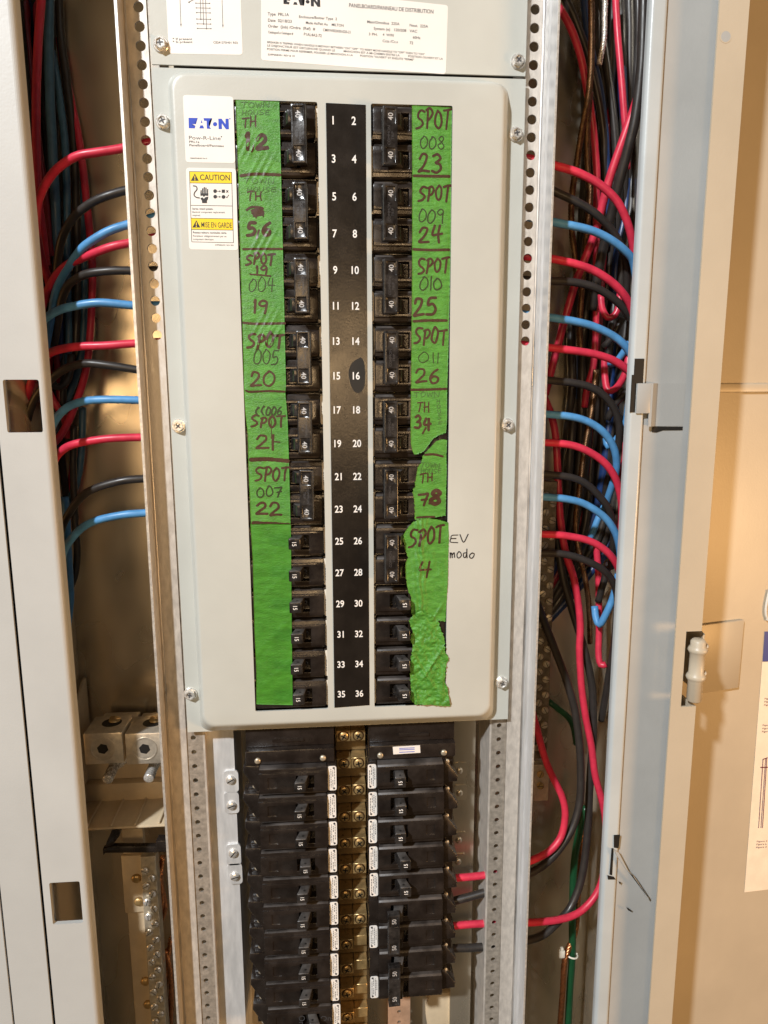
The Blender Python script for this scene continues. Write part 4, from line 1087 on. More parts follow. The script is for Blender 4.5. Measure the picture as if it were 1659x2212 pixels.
W(g3, 'F', 'TOWN', 640, 370, 980, 435, .45); W(g, 'F', 'TH', 685, 505, 850, 620, .85)
for k, ch in enumerate('HOUSE'): W(g3, 'F', ch, 932+6*k, 460+68*k, 985+6*k, 515+68*k, .42)
W(g, 'F', '3', 655, 680, 750, 830, 1.8); W(g, 'F', '4', 765, 695, 875, 845, 1.7); stroke(g, 'F', [(800, 825), (760, 895)], 1.4, yl, .3)
for gg in (g, g1, g3): gg.obj(RT)
def y_r2(x, z):
    return .2+.30*nz_(x, z, .08, 31)+.10*nz_(x, z, .3, 32)+.3*max(0, (x-74.5)/3)**2+.3*math.exp(-((z+264)/3.0)**2)
R2 = tape('tape_strip', 'torn green tape piece handwritten TH 7.8 beside numbers 22 and 24',
    [('F', 780, 1150), ('F', 760, 1195), ('F', 735, 1275), ('F', 695, 1330), ('F', 675, 1450), ('F', 655, 1590), ('F', 630, 1610), ('F', 640, 1680), ('F', 655, 1760), ('F', 660, 1990)],
    [('F', 1070, 980), ('F', 1060, 1180), ('F', 1065, 1350), ('F', 1058, 1600), ('F', 1050, 1935)],
    [('F', 780, 1150), ('F', 850, 1080), ('F', 930, 995), ('F', 1010, 965), ('F', 1070, 980)], [('F', 660, 1990), ('F', 800, 1975), ('F', 900, 1960), ('F', 1050, 1935)], y_r2, 'tape_green', 34, 120, (1.2, 1.0, 1.0, .3))
g = Ink('ink_brown'); g3 = Ink('ink_faint'); yl = y_r2
W(g3, 'F', 'TOWN', 730, 1270, 980, 1330, .45); W(g3, 'F', 'HOUSE', 730, 1340, 1000, 1400, .45); W(g, 'F', 'TH', 720, 1405, 895, 1520, .95, .12)
W(g, 'F', '7', 700, 1660, 845, 1805, 1.6); stroke(g, 'F', [(845, 1778), (872, 1778)], 1.8, yl, .3); W(g, 'F', '8', 845, 1600, 1010, 1790, 2.7); stroke(g, 'F', [(690, 1958), (800, 1950), (905, 1948)], 1.6, yl, .3); stroke(g, 'F', [(790, 1165), (900, 1160), (1010, 1185)], 1.8, yl, .3)
for gg in (g, g3): gg.obj(R2)
def y_r3(x, z):
    y = -.45+.40*nz_(x, z, .07, 41)-.5*abs(nz_(x, z, .16, 45))+.14*nz_(x, z, .3, 42)
    y += .7*math.exp(-((z+368)/5)**2)-.3*math.exp(-((z+345)/4)**2)
    for k in range(6): y += .25*math.sin(z*.55+k)*.3
    f = math.exp(-((x-56)/4.5)**2)
    y += f*(-1.1+.8*nz_(x, z, .22, 43)+.4*math.sin(x*1.5+z*.10+3*nz_(x, z, .08, 44)))
    y += crease(x, z, 66, -372, 1.05, 1.1, .9)*math.exp(-((z+374)/16)**2)
    return y
R3 = tape('tape_strip', 'creased green tape piece handwritten SPOT 4 beside numbers 26 to 30',
    [('G', 545, 105), ('G', 490, 170), ('G', 450, 230), ('G', 445, 290), ('G', 465, 400), ('G', 495, 490), ('G', 465, 560), ('G', 470, 700), ('G', 495, 850), ('G', 530, 920), ('G', 535, 1120)],
    [('G', 938, 110), ('G', 940, 330), ('G', 930, 700), ('G', 915, 1000), ('G', 905, 1190)],
    [('G', 545, 105), ('G', 620, 70), ('G', 720, 60), ('G', 850, 80), ('G', 938, 110)], [('G', 535, 1120), ('G', 700, 1160), ('G', 905, 1190)], y_r3, 'tape_green', 60, 150, (1.5, .8, .8, .4))
g = Ink('ink_brown'); yl = y_r3
W(g, 'G', 'SPOT', 505, 190, 895, 375, 1.6, .13); W(g, 'G', '4', 575, 520, 775, 700, 1.5); g.obj(R3)
def y_r4(x, z):
    y = -1.5+1.1*nz_(x, z, .09, 51)-1.9*abs(nz_(x, z, .13, 52))+1.1*abs(nz_(x, z, .28, 54))+.35*nz_(x, z, .4, 53)
    y += crease(x, z, 66, -408, 1.0, 1.3, 1.5)*math.exp(-((z+408)/13)**2)+crease(x, z, 60, -416, -1.0, 1.2, 1.3)*math.exp(-((z+416)/13)**2)
    return y
tape('tape_strip', 'crumpled green tape piece at the bottom right of the openings', 
    [('G', 515, 1155), ('G', 505, 1185), ('G', 545, 1290), ('G', 520, 1380), ('G', 545, 1440), ('G', 525, 1560), ('G', 515, 1780), ('G', 530, 1960), ('G', 515, 2035), ('G', 575, 2085)],
    [('G', 825, 1170), ('G', 850, 1270), ('G', 890, 1360), ('G', 895, 1500), ('G', 940, 1590), ('G', 905, 1680), ('G', 895, 1850), ('G', 930, 1960), ('G', 950, 2105)],
    [('G', 515, 1155), ('G', 570, 1090), ('G', 635, 1055), ('G', 680, 1085), ('G', 740, 1100), ('G', 825, 1170)], [('G', 575, 2085), ('G', 700, 2085), ('G', 860, 2085), ('G', 950, 2105)], y_r4, 'tape_green', 60, 150, (1.2, .8, 1.2, 1.2))
tape('tape_strip', 'small overlapping green tape flap at the lowest right corner', [('G', 580, 1915), ('G', 595, 2075)], [('G', 920, 1880), ('G', 950, 2108)], [('G', 580, 1915), ('G', 680, 1860), ('G', 800, 1845), ('G', 920, 1880)], [('G', 595, 2075), ('G', 760, 2090), ('G', 950, 2108)],
    lambda x, z: y_r4(x, z)-.45-.5*abs(nz_(x, z, .2, 61)), 'tape_green', 40, 40, (1.0, .6, .5, 1.0))
# ------------------------------------------------------------------ wires
def wire(label, m, pts, r=2.85, group=None, name='wire'):
    P = []; last = None
    for q in pts:
        if len(q) == 5: rg = (q[0], q[1]); x, y, Y = q[2:]
        else: x, y, Y = q; rg = last
        last = rg; P.append(cw(rg, x, y, Y))
    path = smooth_path(P, 3.5)
    path = [p+Vector((.25*noise.noise(p*.05), .2*noise.noise(p*.05+Vector((9, 0, 0))), .25*noise.noise(p*.05+Vector((0, 9, 0))))) for p in path]
    g = G(); tube(g, path, r, 12)
    return g.solo(name, 'wire_'+m, label, 'wire', group, True)
GLW = 'wires bending out of the left rail'; GRW = 'wires bending out of the right rail'; GBL = 'wires running down the left gutter'; GBR = 'wires running down the right gutter'
def order(colour, k, n, side):
    o = ['topmost', 'second', 'third', 'fourth', 'fifth'][k] if k < n-1 or k == 0 else 'lowest'
    return '%s %s wire curving out from the %s rail%s' % (o, colour, side, '' if o in ('topmost', 'lowest') else ', counted from the top')
LW = [
 ('red', [(0, 0, 1060, 890, 26), (980, 920, 25), (815, 957, 23), (640, 985, 22), (490, 1015, 24), (370, 1095, 30), (290, 1200, 36), (245, 1320, 40), (235, 1450, 44), (245, 1560, 48), (0, 1, 275, 40, 54), (315, 160, 62), (350, 320, 72)]),
 ('black', [(0, 0, 1060, 1195, 26), (985, 1205, 25), (830, 1230, 23), (700, 1265, 22), (600, 1310, 25), (500, 1385, 31), (430, 1480, 38), (395, 1570, 44), (0, 1, 375, 30, 52), (365, 160, 60), (380, 330, 70)]),
 ('blue', [(0, 0, 1070, 1390, 26), (1000, 1408, 25), (840, 1452, 23), (700, 1500, 22), (560, 1585, 25), (500, 1650, 30), (0, 1, 465, 40, 35), (400, 140, 41), (360, 240, 45), (335, 380, 50), (310, 520, 54), (290, 640, 58), (280, 780, 64)]),
 ('red', [(0, 0, 1070, 1525, 26), (1000, 1540, 25), (850, 1572, 23), (720, 1600, 22), (610, 1640, 26), (0, 1, 520, 18, 32), (430, 65, 38), (350, 145, 42), (300, 250, 46), (265, 360, 50), (230, 460, 56), (190, 580, 62)]),
 ('black', [(0, 1, 1090, 92, 26), (1000, 92, 25), (860, 95, 23), (700, 97, 22), (560, 117, 25), (470, 162, 32), (420, 225, 40), (390, 330, 48), (370, 450, 56), (350, 580, 64)]),
 ('blue', [(0, 1, 1100, 320, 26), (1010, 320, 25), (870, 320, 23), (640, 303, 22), (460, 328, 25), (350, 367, 32), (250, 440, 40), (170, 520, 48), (120, 640, 56)]),
 ('red', [(0, 1, 1100, 556, 26), (1010, 560, 25), (890, 566, 23), (700, 578, 22), (500, 588, 25), (380, 607, 31), (310, 640, 37), (250, 715, 43), (205, 810, 48), (170, 940, 54), (150, 1080, 60)]),
 ('black', [(0, 1, 1100, 755, 26), (1000, 748, 25), (895, 738, 23), (700, 708, 22), (560, 695, 24), (450, 720, 30), (370, 765, 36), (300, 830, 41), (240, 900, 45), (195, 1000, 50), (165, 1120, 56)]),
 ('blue', [(0, 1, 1100, 938, 26), (1010, 938, 25), (910, 934, 23), (700, 930, 22), (540, 942, 25), (430, 985, 32), (360, 1060, 38), (320, 1150, 43), (303, 1250, 47), (300, 1370, 52)]),
 ('red', [(0, 1, 1110, 1168, 26), (1020, 1172, 25), (920, 1175, 23), (700, 1183, 22), (490, 1217, 25), (400, 1262, 31), (350, 1330, 36), (330, 1420, 40), (325, 1520, 46), (330, 1640, 54)]),
 ('black', [(0, 1, 1120, 1432, 26), (1030, 1436, 25), (935, 1442, 23), (780, 1458, 22), (590, 1517, 25), (500, 1590, 32), (0, 2, 450, 5, 39), (400, 100, 45), (375, 210, 50), (380, 330, 56)]),
 ('blue', [(0, 2, 1130, -20, 26), (1040, -5, 25), (945, 5, 23), (800, 18, 22), (620, 57, 25), (520, 112, 32), (440, 205, 38), (405, 290, 43), (390, 400, 47), (385, 500, 52), (382, 620, 60)]),
]
cnt = {}; tot = {'red': 4, 'black': 4, 'blue': 4}
for c, p in LW:
    k = cnt.get(c, 0); cnt[c] = k+1
    wire(order(c, k, tot[c], 'left'), c, p, 3.1, GLW)
RW = [
 ('red', [(2, 0, 60, 1020, 27), (120, 1030, 26), (200, 1050, 25), (280, 1073, 23), (430, 1120, 21), (560, 1190, 20), (670, 1290, 20), (740, 1420, 22), (780, 1560, 25), (2, 1, 800, 60, 30), (815, 220, 38)]),
 ('black', [(2, 0, 60, 1160, 28), (120, 1180, 28), (200, 1205, 27), (270, 1238, 26), (400, 1300, 25), (520, 1370, 25), (620, 1460, 27), (690, 1560, 30), (2, 1, 735, 30, 35), (745, 140, 40), (735, 300, 48)]),
 ('blue', [(2, 0, 60, 1400, 27), (120, 1410, 26), (200, 1424, 25), (260, 1437, 23), (410, 1466, 21), (540, 1503, 20), (650, 1560, 20), (740, 1632, 21), (2, 1, 785, 40, 24), (808, 170, 28), (815, 330, 36)]),
 ('red', [(2, 1, 60, 0, 27), (150, 6, 25), (250, 18, 23), (400, 48, 21), (540, 100, 20), (660, 180, 20), (740, 270, 22), (785, 370, 25), (805, 500, 30), (815, 640, 38)]),
 ('black', [(2, 1, 60, 155, 28), (150, 158, 26), (245, 162, 25), (380, 168, 24), (520, 198, 24), (640, 262, 25), (730, 345, 27), (785, 445, 31), (800, 560, 38)]),
 ('blue', [(2, 1, 40, 375, 27), (140, 386, 25), (235, 397, 23), (390, 420, 21), (530, 457, 20), (660, 520, 20), (740, 592, 21), (790, 680, 24), (812, 790, 30)]),
 ('red', [(2, 1, 40, 570, 27), (130, 582, 25), (225, 592, 23), (390, 612, 21), (540, 637, 20), (660, 678, 20), (750, 740, 21), (830, 815, 24), (880, 920, 30)]),
 ('black', [(2, 1, 30, 785, 28), (120, 792, 26), (215, 802, 25), (400, 822, 24), (520, 855, 24), (620, 930, 25), (680, 1030, 27), (697, 1130, 30), (685, 1250, 35), (655, 1350, 40), (620, 1460, 48), (600, 1580, 56)]),
 ('blue', [(2, 1, 20, 1005, 27), (110, 1013, 25), (205, 1022, 23), (380, 1042, 21), (500, 1077, 20), (600, 1150, 20), (660, 1245, 22), (678, 1350, 26), (662, 1450, 32), (625, 1560, 42), (2, 2, 590, 20, 54)]),
 ('red', [(2, 1, 20, 1190, 27), (110, 1198, 25), (200, 1208, 23), (370, 1222, 20), (500, 1270, 18), (600, 1340, 18), (670, 1440, 19), (705, 1560, 22), (2, 2, 712, 20, 26), (705, 130, 34), (690, 260, 44)]),
 ('black', [(2, 1, 10, 1400, 28), (100, 1406, 26), (190, 1414, 25), (370, 1432, 24), (480, 1477, 24), (570, 1560, 25), (630, 1650, 28), (2, 2, 660, 110, 33), (655, 230, 40), (640, 360, 50)]),
 ('blue', [(2, 1, 10, 1540, 27), (100, 1548, 25), (190, 1560, 23), (350, 1574, 21), (480, 1612, 20), (2, 2, 600, 35, 20), (670, 135, 22), (698, 250, 27), (700, 370, 36)]),
 ('red', [(2, 2, 0, 125, 27), (90, 132, 25), (180, 142, 23), (330, 152, 21), (500, 187, 20), (610, 252, 20), (680, 345, 22), (715, 450, 27), (725, 570, 36)]),
 ('black', [(2, 2, 0, 250, 28), (90, 257, 26), (180, 266, 25), (330, 272, 24), (470, 312, 24), (590, 377, 25), (655, 455, 28), (682, 560, 33), (675, 720, 42), (655, 900, 52), (620, 1100, 62), (580, 1350, 72)]),
]
cnt = {}; tot = {'red': 5, 'black': 5, 'blue': 4}
for c, p in RW:
    k = cnt.get(c, 0); cnt[c] = k+1
    wire(order(c, k, tot[c], 'right'), c, p, 3.1, GRW)
# bundle down the left gutter
wire('dark red wire hanging at the far upper left edge of the left gutter', 'crimson', [(0, 0, 150, -120, 80), (160, 100, 80), (185, 350, 80), (215, 650, 78), (250, 950, 76), (300, 1300, 76), (330, 1659, 78)], 2.9, GBL)
wire('straight red wire hanging just right of the left trim, top left', 'red', [(0, 0, 275, -150, 58), (262, 80, 57), (245, 300, 56), (235, 600, 55), (236, 900, 55), (246, 1250, 58), (275, 1500, 64), (0, 1, 300, 60, 70)], 3.1, GBL)
wire('thick dark blue wire hanging straight down the upper left gutter', 'slate', [(0, 0, 322, -150, 74), (318, 200, 73), (320, 500, 72), (332, 800, 72), (350, 1150, 74), (365, 1500, 78), (0, 1, 370, 60, 82), (350, 350, 84), (330, 650, 86)], 3.6, GBL)
wire('second blue wire right of the thick dark blue one, upper left', 'slate', [(0, 0, 335, 330, 88), (370, 520, 87), (398, 720, 86), (420, 920, 85), (432, 1200, 86), (436, 1659, 90), (0, 1, 440, 250, 92), (445, 550, 93), (430, 800, 94)], 2.9, GBL)
wire('black wire running down beside the slanting red wire, upper left', 'black', [(0, 0, 380, -100, 94), (395, 250, 94), (430, 500, 94), (470, 850, 94), (490, 1200, 95), (500, 1600, 96), (0, 1, 500, 250, 97), (490, 600, 97)], 3.2, GBL)
wire('long red wire slanting down the left gutter then sweeping left', 'red', [(0, 0, 385, 250, 100), (425, 470, 98), (475, 720, 96), (520, 950, 94), (555, 1250, 92), (585, 1550, 91), (0, 1, 600, 100, 90), (592, 400, 88), (570, 660, 86), (535, 830, 82), (490, 960, 76), (440, 1080, 70), (380, 1180, 64), (310, 1245, 58), (230, 1290, 54)], 3.0, GBL)
wire('dark blue wire behind the horizontal wires in the middle left gutter', 'slate', [(0, 0, 510, 1100, 102), (535, 1500, 102), (0, 1, 545, 200, 102), (535, 560, 101), (495, 770, 100), (455, 880, 99), (410, 980, 98), (340, 1060, 97)], 2.9, GBL)
wire('dark red wire looping behind the middle left latch trim', 'crimson', [(0, 1, 330, 420, 92), (365, 640, 92), (385, 830, 91), (380, 950, 90), (340, 930, 88), (300, 860, 86), (270, 760, 86)], 2.9, GBL)
wire('bright red wire crossing down left beside the middle latch opening', 'red', [(0, 1, 290, 820, 80), (320, 890, 79), (370, 975, 79), (420, 1060, 80), (440, 1180, 82)], 2.9, GBL)
wire('black wire turning back in a small loop, middle left gutter', 'black', [(0, 1, 460, 640, 70), (455, 740, 66), (430, 815, 62), (385, 850, 58), (345, 830, 54), (335, 770, 54)], 2.9, GBL)
wire('blue wire curving to the left below the lowest red left wire', 'slate', [(0, 1, 535, 980, 94), (532, 1200, 92), (512, 1400, 88), (475, 1530, 82), (430, 1600, 76), (380, 1650, 70), (0, 2, 330, 40, 64)], 3.0, GBL)
wire('short red wire behind the lower left black wire', 'red', [(0, 1, 485, 1200, 98), (470, 1380, 98), (450, 1540, 98), (0, 2, 430, 90, 98), (400, 170, 98)], 2.9, GBL)
wire('black wire dropping behind the lowest left wires into a hook', 'black', [(0, 1, 480, 1100, 80), (475, 1400, 76), (0, 2, 488, 60, 72), (500, 240, 68), (490, 390, 66), (455, 490, 62), (405, 540, 58), (392, 470, 56), (410, 330, 58)], 2.9, GBL)
wire('lowest blue wire end hanging free at the left gutter wall', 'blue', [(0, 1, 420, 1560, 56), (0, 2, 432, 60, 56), (442, 250, 56), (452, 430, 55), (455, 560, 55), (442, 700, 55), (430, 845, 54)], 3.0, GBL)
wire('black wire at the extreme top left behind the red ones', 'black', [(0, 0, 110, -100, 70), (140, 250, 70), (170, 600, 70), (190, 1000, 72), (210, 1400, 76), (0, 1, 240, 100, 80), (200, 700, 84), (120, 1000, 84)], 3.4, GBL)
wire('brown-black wire seen through the upper left latch opening', 'black', [(0, 1, 60, 700, 60), (80, 900, 60), (90, 1200, 60)], 3.4, GBL)
# bundle down the right gutter
wire('red wire arching from the rail top down the right gutter', 'red', [(2, 0, 210, -120, 62), (300, 40, 61), (380, 180, 60), (440, 350, 60), (480, 550, 62), (520, 780, 66), (548, 1100, 72), (548, 1400, 76), (2, 1, 545, 200, 80), (545, 420, 82), (528, 700, 84), (488, 850, 86), (470, 980, 88)], 3.0, GBR)
wire('black wire arching beside the red one at the top of the right gutter', 'black', [(2, 0, 320, -60, 70), (380, 60, 70), (430, 180, 71), (485, 330, 72), (540, 550, 76), (590, 850, 82), (600, 1200, 88), (590, 1659, 92)], 3.0, GBR)
wire('dark navy wire in the upper right gutter beside the bare strands', 'navy', [(2, 0, 460, -80, 80), (478, 120, 80), (525, 380, 80), (565, 560, 82), (598, 800, 84), (615, 1050, 86), (620, 1300, 88), (610, 1600, 92)], 3.0, GBR)
wire('pinkish red wire running straight down the upper right gutter', 'red', [(2, 0, 668, -80, 74), (680, 150, 73), (702, 420, 70), (722, 680, 68), (738, 880, 68), (745, 1100, 72)], 2.8, GBR)
wire('black wire left of the pinkish red wire, upper right', 'black', [(2, 0, 560, -80, 90), (590, 250, 90), (640, 600, 90), (670, 900, 90), (680, 1300, 92)], 3.4, GBR)
wire('thick red wire slanting down left across the right gutter', 'red', [(2, 0, 850, 480, 42), (805, 660, 42), (735, 860, 43), (665, 1060, 46), (608, 1240, 50), (568, 1400, 55), (530, 1530, 60), (480, 1659, 64), (2, 1, 400, 210, 70), (335, 440, 75), (265, 700, 80), (215, 900, 84)], 3.4, GBR)
wire('thick glossy black wire sweeping down beside the right trim', 'black', [(2, 0, 855, -120, 34), (848, 200, 33), (835, 480, 33), (800, 760, 35), (745, 990, 40), (690, 1200, 47), (645, 1380, 55), (605, 1550, 62), (2, 1, 560, 100, 70), (520, 350, 78)], 4.0, GBR)
wire('red wire peeking out beside the right trim at the top', 'red', [(2, 0, 890, -100, 48), (888, 120, 48), (884, 300, 50), (870, 500, 54)], 2.8, GBR)
wire('black wire filling the back of the upper right gutter', 'black', [(2, 0, 760, -100, 96), (765, 400, 96), (760, 900, 98), (740, 1400, 100), (2, 1, 700, 400, 102), (650, 900, 104)], 4.2, GBR)
wire('black wire hanging straight at the right gutter centre', 'black', [(2, 0, 640, -100, 102), (660, 500, 102), (640, 1100, 102), (620, 1600, 102), (2, 1, 600, 500, 104), (560, 1000, 104), (540, 1600, 104)], 4.2, GBR)
wire('red wire looping in the middle of the right gutter', 'red', [(2, 1, 575, 250, 66), (585, 340, 64), (620, 400, 62), (665, 385, 60), (690, 330, 60), (700, 240, 62)], 2.8, GBR)
wire('pink-red wire hooking upward below the fourth right red wire', 'red', [(2, 1, 600, 640, 66), (600, 760, 64), (620, 870, 60), (670, 860, 56), (715, 800, 52), (745, 720, 50), (755, 640, 52)], 3.0, GBR)
wire('short blue wire slanting behind the third right blue wire', 'blue', [(2, 1, 765, 560, 46), (720, 630, 50), (670, 690, 56), (630, 700, 62)], 2.9, GBR)
wire('black wire slanting down left in the middle right gutter', 'black', [(2, 1, 715, 400, 58), (680, 470, 58), (640, 540, 60), (595, 590, 64)], 3.0, GBR)
wire('blue wire curving back below the third right black wire', 'blue', [(2, 1, 770, 880, 48), (750, 1000, 48), (735, 1090, 50), (690, 1170, 54), (625, 1235, 60), (610, 1180, 64)], 3.0, GBR)
wire('red wire hanging beside the right trim at mid height', 'red', [(2, 1, 760, 950, 60), (740, 1130, 58), (735, 1280, 56), (712, 1400, 56), (690, 1430, 60)], 3.0, GBR)
wire('black wire slanting behind the third right blue wire', 'black', [(2, 1, 770, 860, 56), (720, 905, 58), (670, 960, 62), (620, 1060, 68)], 3.0, GBR)
wire('blue wire bending down behind the lowest right blue wire', 'blue', [(2, 1, 650, 1470, 60), (625, 1560, 60), (2, 2, 560, 40, 58), (530, 120, 60), (490, 200, 66)], 2.9, GBR)
wire('blue wire hooking at the lower right gutter', 'blue', [(2, 2, 690, 400, 44), (660, 540, 46), (610, 660, 48), (570, 730, 52), (545, 690, 56), (535, 610, 60)], 3.2, GBR)
wire('black wire stub beside the blue hook, lower right gutter', 'black', [(2, 2, 630, 330, 60), (590, 470, 62), (560, 580, 66)], 3.2, GBR)
wire('red wire ending in a hook under the blue hook', 'red', [(2, 2, 545, 200, 74), (560, 420, 72), (565, 700, 68), (560, 900, 64), (575, 990, 60), (610, 985, 58)], 3.0, GBR)
wire('long red wire running down the right gutter into the lowest breaker', 'red', [(2, 1, 120, 780, 92), (215, 930, 84), (280, 1150, 77), (300, 1500, 72), (2, 2, 315, 60, 70), (345, 250, 68), (405, 450, 66), (440, 700, 64), (438, 900, 62), (450, 1130, 60), (478, 1330, 57), (515, 1520, 54), (2, 3, 540, 50, 50), (595, 260, 46), (610, 430, 44), (600, 640, 42), (555, 800, 38), (450, 925, 33), (320, 978, 29), (190, 995, 26), (60, 1003, 26), (1, 3, 1520, 1005, 26), (1260, 1025, 26), (1180, 1035, 26)], 3.3, GBR)
wire('red wire looping out under the rail beside the terminal bar', 'red', [(2, 2, 120, 1250, 42), (170, 1440, 42), (215, 1600, 42), (2, 3, 265, 60, 41), (325, 185, 39), (345, 300, 37), (320, 440, 34), (240, 540, 30), (110, 605, 27), (0, 640, 26), (1, 3, 1510, 690, 26), (1260, 715, 26), (1180, 722, 26)], 3.3, GBR)
wire('thick black wire swinging down into the fifth lower right breaker', 'black', [(2, 2, 130, 520, 60), (185, 650, 60), (230, 770, 59), (290, 920, 58), (350, 1085, 56), (402, 1260, 54), (432, 1450, 52), (2, 3, 445, 20, 49), (438, 220, 45), (385, 400, 40), (290, 545, 35), (190, 640, 30), (70, 705, 27), (1, 3, 1640, 765, 27), (1500, 802, 27), (1260, 868, 27), (1180, 885, 27)], 3.6, GBR)
wire('thick black wire swinging down into the upper two-pole 50 breaker', 'black', [(2, 1, 270, 1500, 84), (2, 2, 290, 150, 82), (330, 420, 78), (400, 670, 74), (470, 900, 70), (520, 1150, 66), (525, 1450, 62), (2, 3, 505, 100, 58), (490, 400, 54), (455, 700, 48), (385, 890, 42), (310, 985, 36), (210, 1075, 30), (90, 1120, 27), (1, 3, 1500, 1158, 27), (1260, 1168, 27), (1180, 1170, 27)], 3.6, GBR)
wire('short green wire behind the terminal bar at lower right', 'green', [(2, 2, 235, 1225, 84), (300, 1275, 82), (365, 1330, 82), (400, 1400, 84), (415, 1500, 90)], 3.0, GBR)
wire('long green wire running down the lower right gutter', 'green', [(2, 3, 480, 250, 82), (440, 400, 80), (405, 600, 78), (392, 900, 76), (390, 1200, 76), (375, 1450, 76), (362, 1700, 76), (355, 1900, 76)], 3.6, GBR)
rr = random.Random(21)
for k in range(9):                                   # the dense dark bundle at the back of both gutters
    x0 = 150+22*k+rr.uniform(-8, 8); m = ('black', 'crimson', 'navy', 'black', 'red', 'black', 'crimson', 'navy', 'black')[k]
    lab = {'black': 'black', 'crimson': 'dark red', 'navy': 'dark blue', 'red': 'red'}[m]
    pts = [(0, 0, x0, -150, 92+rr.uniform(0, 14))]+[(0, 0, x0+d+rr.uniform(-14, 14), y, 92+rr.uniform(0, 14)) for d, y in ((10, 250), (25, 600), (45, 950), (60, 1300))]+[(0, 1, x0+75+d+rr.uniform(-14, 14), y, 90+rr.uniform(0, 14)) for d, y in ((0, 60), (15, 450), (10, 850), (0, 1250), (20, 1600))][:3+(k % 3)]
    wire('%s wire in the dark bundle at the back of the left gutter' % lab, m, pts, 3.0, 'dark bundle at the back of the left gutter')
for k in range(16):
    x0 = 470+26*k+rr.uniform(-10, 10); m = ('black', 'black', 'navy', 'black')[k % 4] if k != 6 else 'crimson'
    lab = {'black': 'black', 'crimson': 'dark red', 'navy': 'dark blue'}[m]
    pts = [(2, 0, x0, -150, 92+rr.uniform(0, 14))]+[(2, 0, x0+rr.uniform(-18, 18), y, 90+rr.uniform(0, 16)) for y in (250, 600, 950, 1300)]+[(2, 1, x0-40-d+rr.uniform(-18, 18), y, 90+rr.uniform(0, 16)) for d, y in ((0, 60), (30, 450), (60, 850), (80, 1250))]+[(2, 2, (x0-140)*(1-f)+110*f, y+40*(k % 5), 96+rr.uniform(0, 10)) for y, f in ((0, .1), (250, .35), (520, .75), (700, 1.05))]
    wire('%s wire in the dark bundle at the back of the right gutter' % lab, m, pts, 4.0, 'dark bundle at the back of the right gutter')
def bare(label, pts, r=1.15, pitch=14.0, m='copper_dark', grp='bare stranded conductors', strands=6):
    P = []; last = None
    for q in pts:
        if len(q) == 5: rg = (q[0], q[1]); x, y, Y = q[2:]
        else: x, y, Y = q; rg = last
        last = rg; P.append(cw(rg, x, y, Y))
    path = smooth_path(P, 2.5); T, N = frames(path); g = G(); s = 0; ph = [0]
    for a, b in zip(path, path[1:]): s += (b-a).length; ph.append(s)
    for k in range(strands):
        pp = []
        for i, p in enumerate(path):
            t = 2*math.pi*(ph[i]/pitch+k/strands); B = T[i].cross(N[i]); pp.append(p+1.65*(math.cos(t)*N[i]+math.sin(t)*B))
        tube(g, pp, r, 6)
    return g.solo('stranded_conductor', m, label, 'bare conductor', grp, True)
bare('bare twisted copper conductor hanging at the top of the right gutter', [(2, 0, 512, -100, 50), (516, 150, 50), (512, 430, 50), (492, 640, 51), (452, 850, 53), (420, 1060, 56), (390, 1260, 60), (385, 1450, 64), (405, 1659, 66), (2, 1, 420, 150, 70)])
bare('second bare twisted conductor branching right of the first, upper right', [(2, 0, 505, 600, 55), (488, 850, 56), (490, 1100, 58), (503, 1280, 61), (480, 1550, 66), (2, 1, 440, 400, 74), (440, 620, 80)])
bare('bright bare conductor at the top right beside the black wires', [(2, 0, 608, -100, 66), (600, 100, 66), (595, 250, 67), (565, 420, 70)], .9, 12, 'zinc')
bare('long bare twisted conductor in the lower right gutter', [(2, 1, 545, 740, 74), (515, 1000, 72), (470, 1250, 70), (440, 1480, 70), (2, 2, 412, 60, 70), (430, 250, 70), (475, 440, 72), (500, 640, 78), (505, 850, 84)])
bare('bare copper conductor tied beside the long green wire, bottom right', [(2, 3, 460, 330, 88), (430, 780, 82), (412, 1050, 80), (345, 1230, 72), (328, 1450, 70), (312, 1659, 70), (300, 1900, 70)], 1.5, 26, 'copper')
ct = thing('cable_tie', 'white nylon cable tie around the green wire, bottom right', 'cable tie', cw((2, 3), 370, 1205, 74))
c0 = cw((2, 3), 385, 1205, 75); g = G(); pp = [Vector((c0.x+6.2*math.cos(t), c0.y+6.0*math.sin(t), c0.z-3.5*math.cos(t)*.4)) for t in [2*math.pi*k/24 for k in range(25)]]
tube(g, pp, .9, 8); g.obj('loop', 'nylon', ct, True)
p = cw((2, 3), 322, 1203, 68); g = G(); g.box(p.x-3, p.x+3, p.y-2, p.y+3, p.z-4, p.z+4); g.box(p.x-1.5, p.x+1.5, p.y-2, p.y+2, p.z+4, p.z+7); o = g.obj('lock_head', 'nylon', ct); bevel(o, .9, 2)

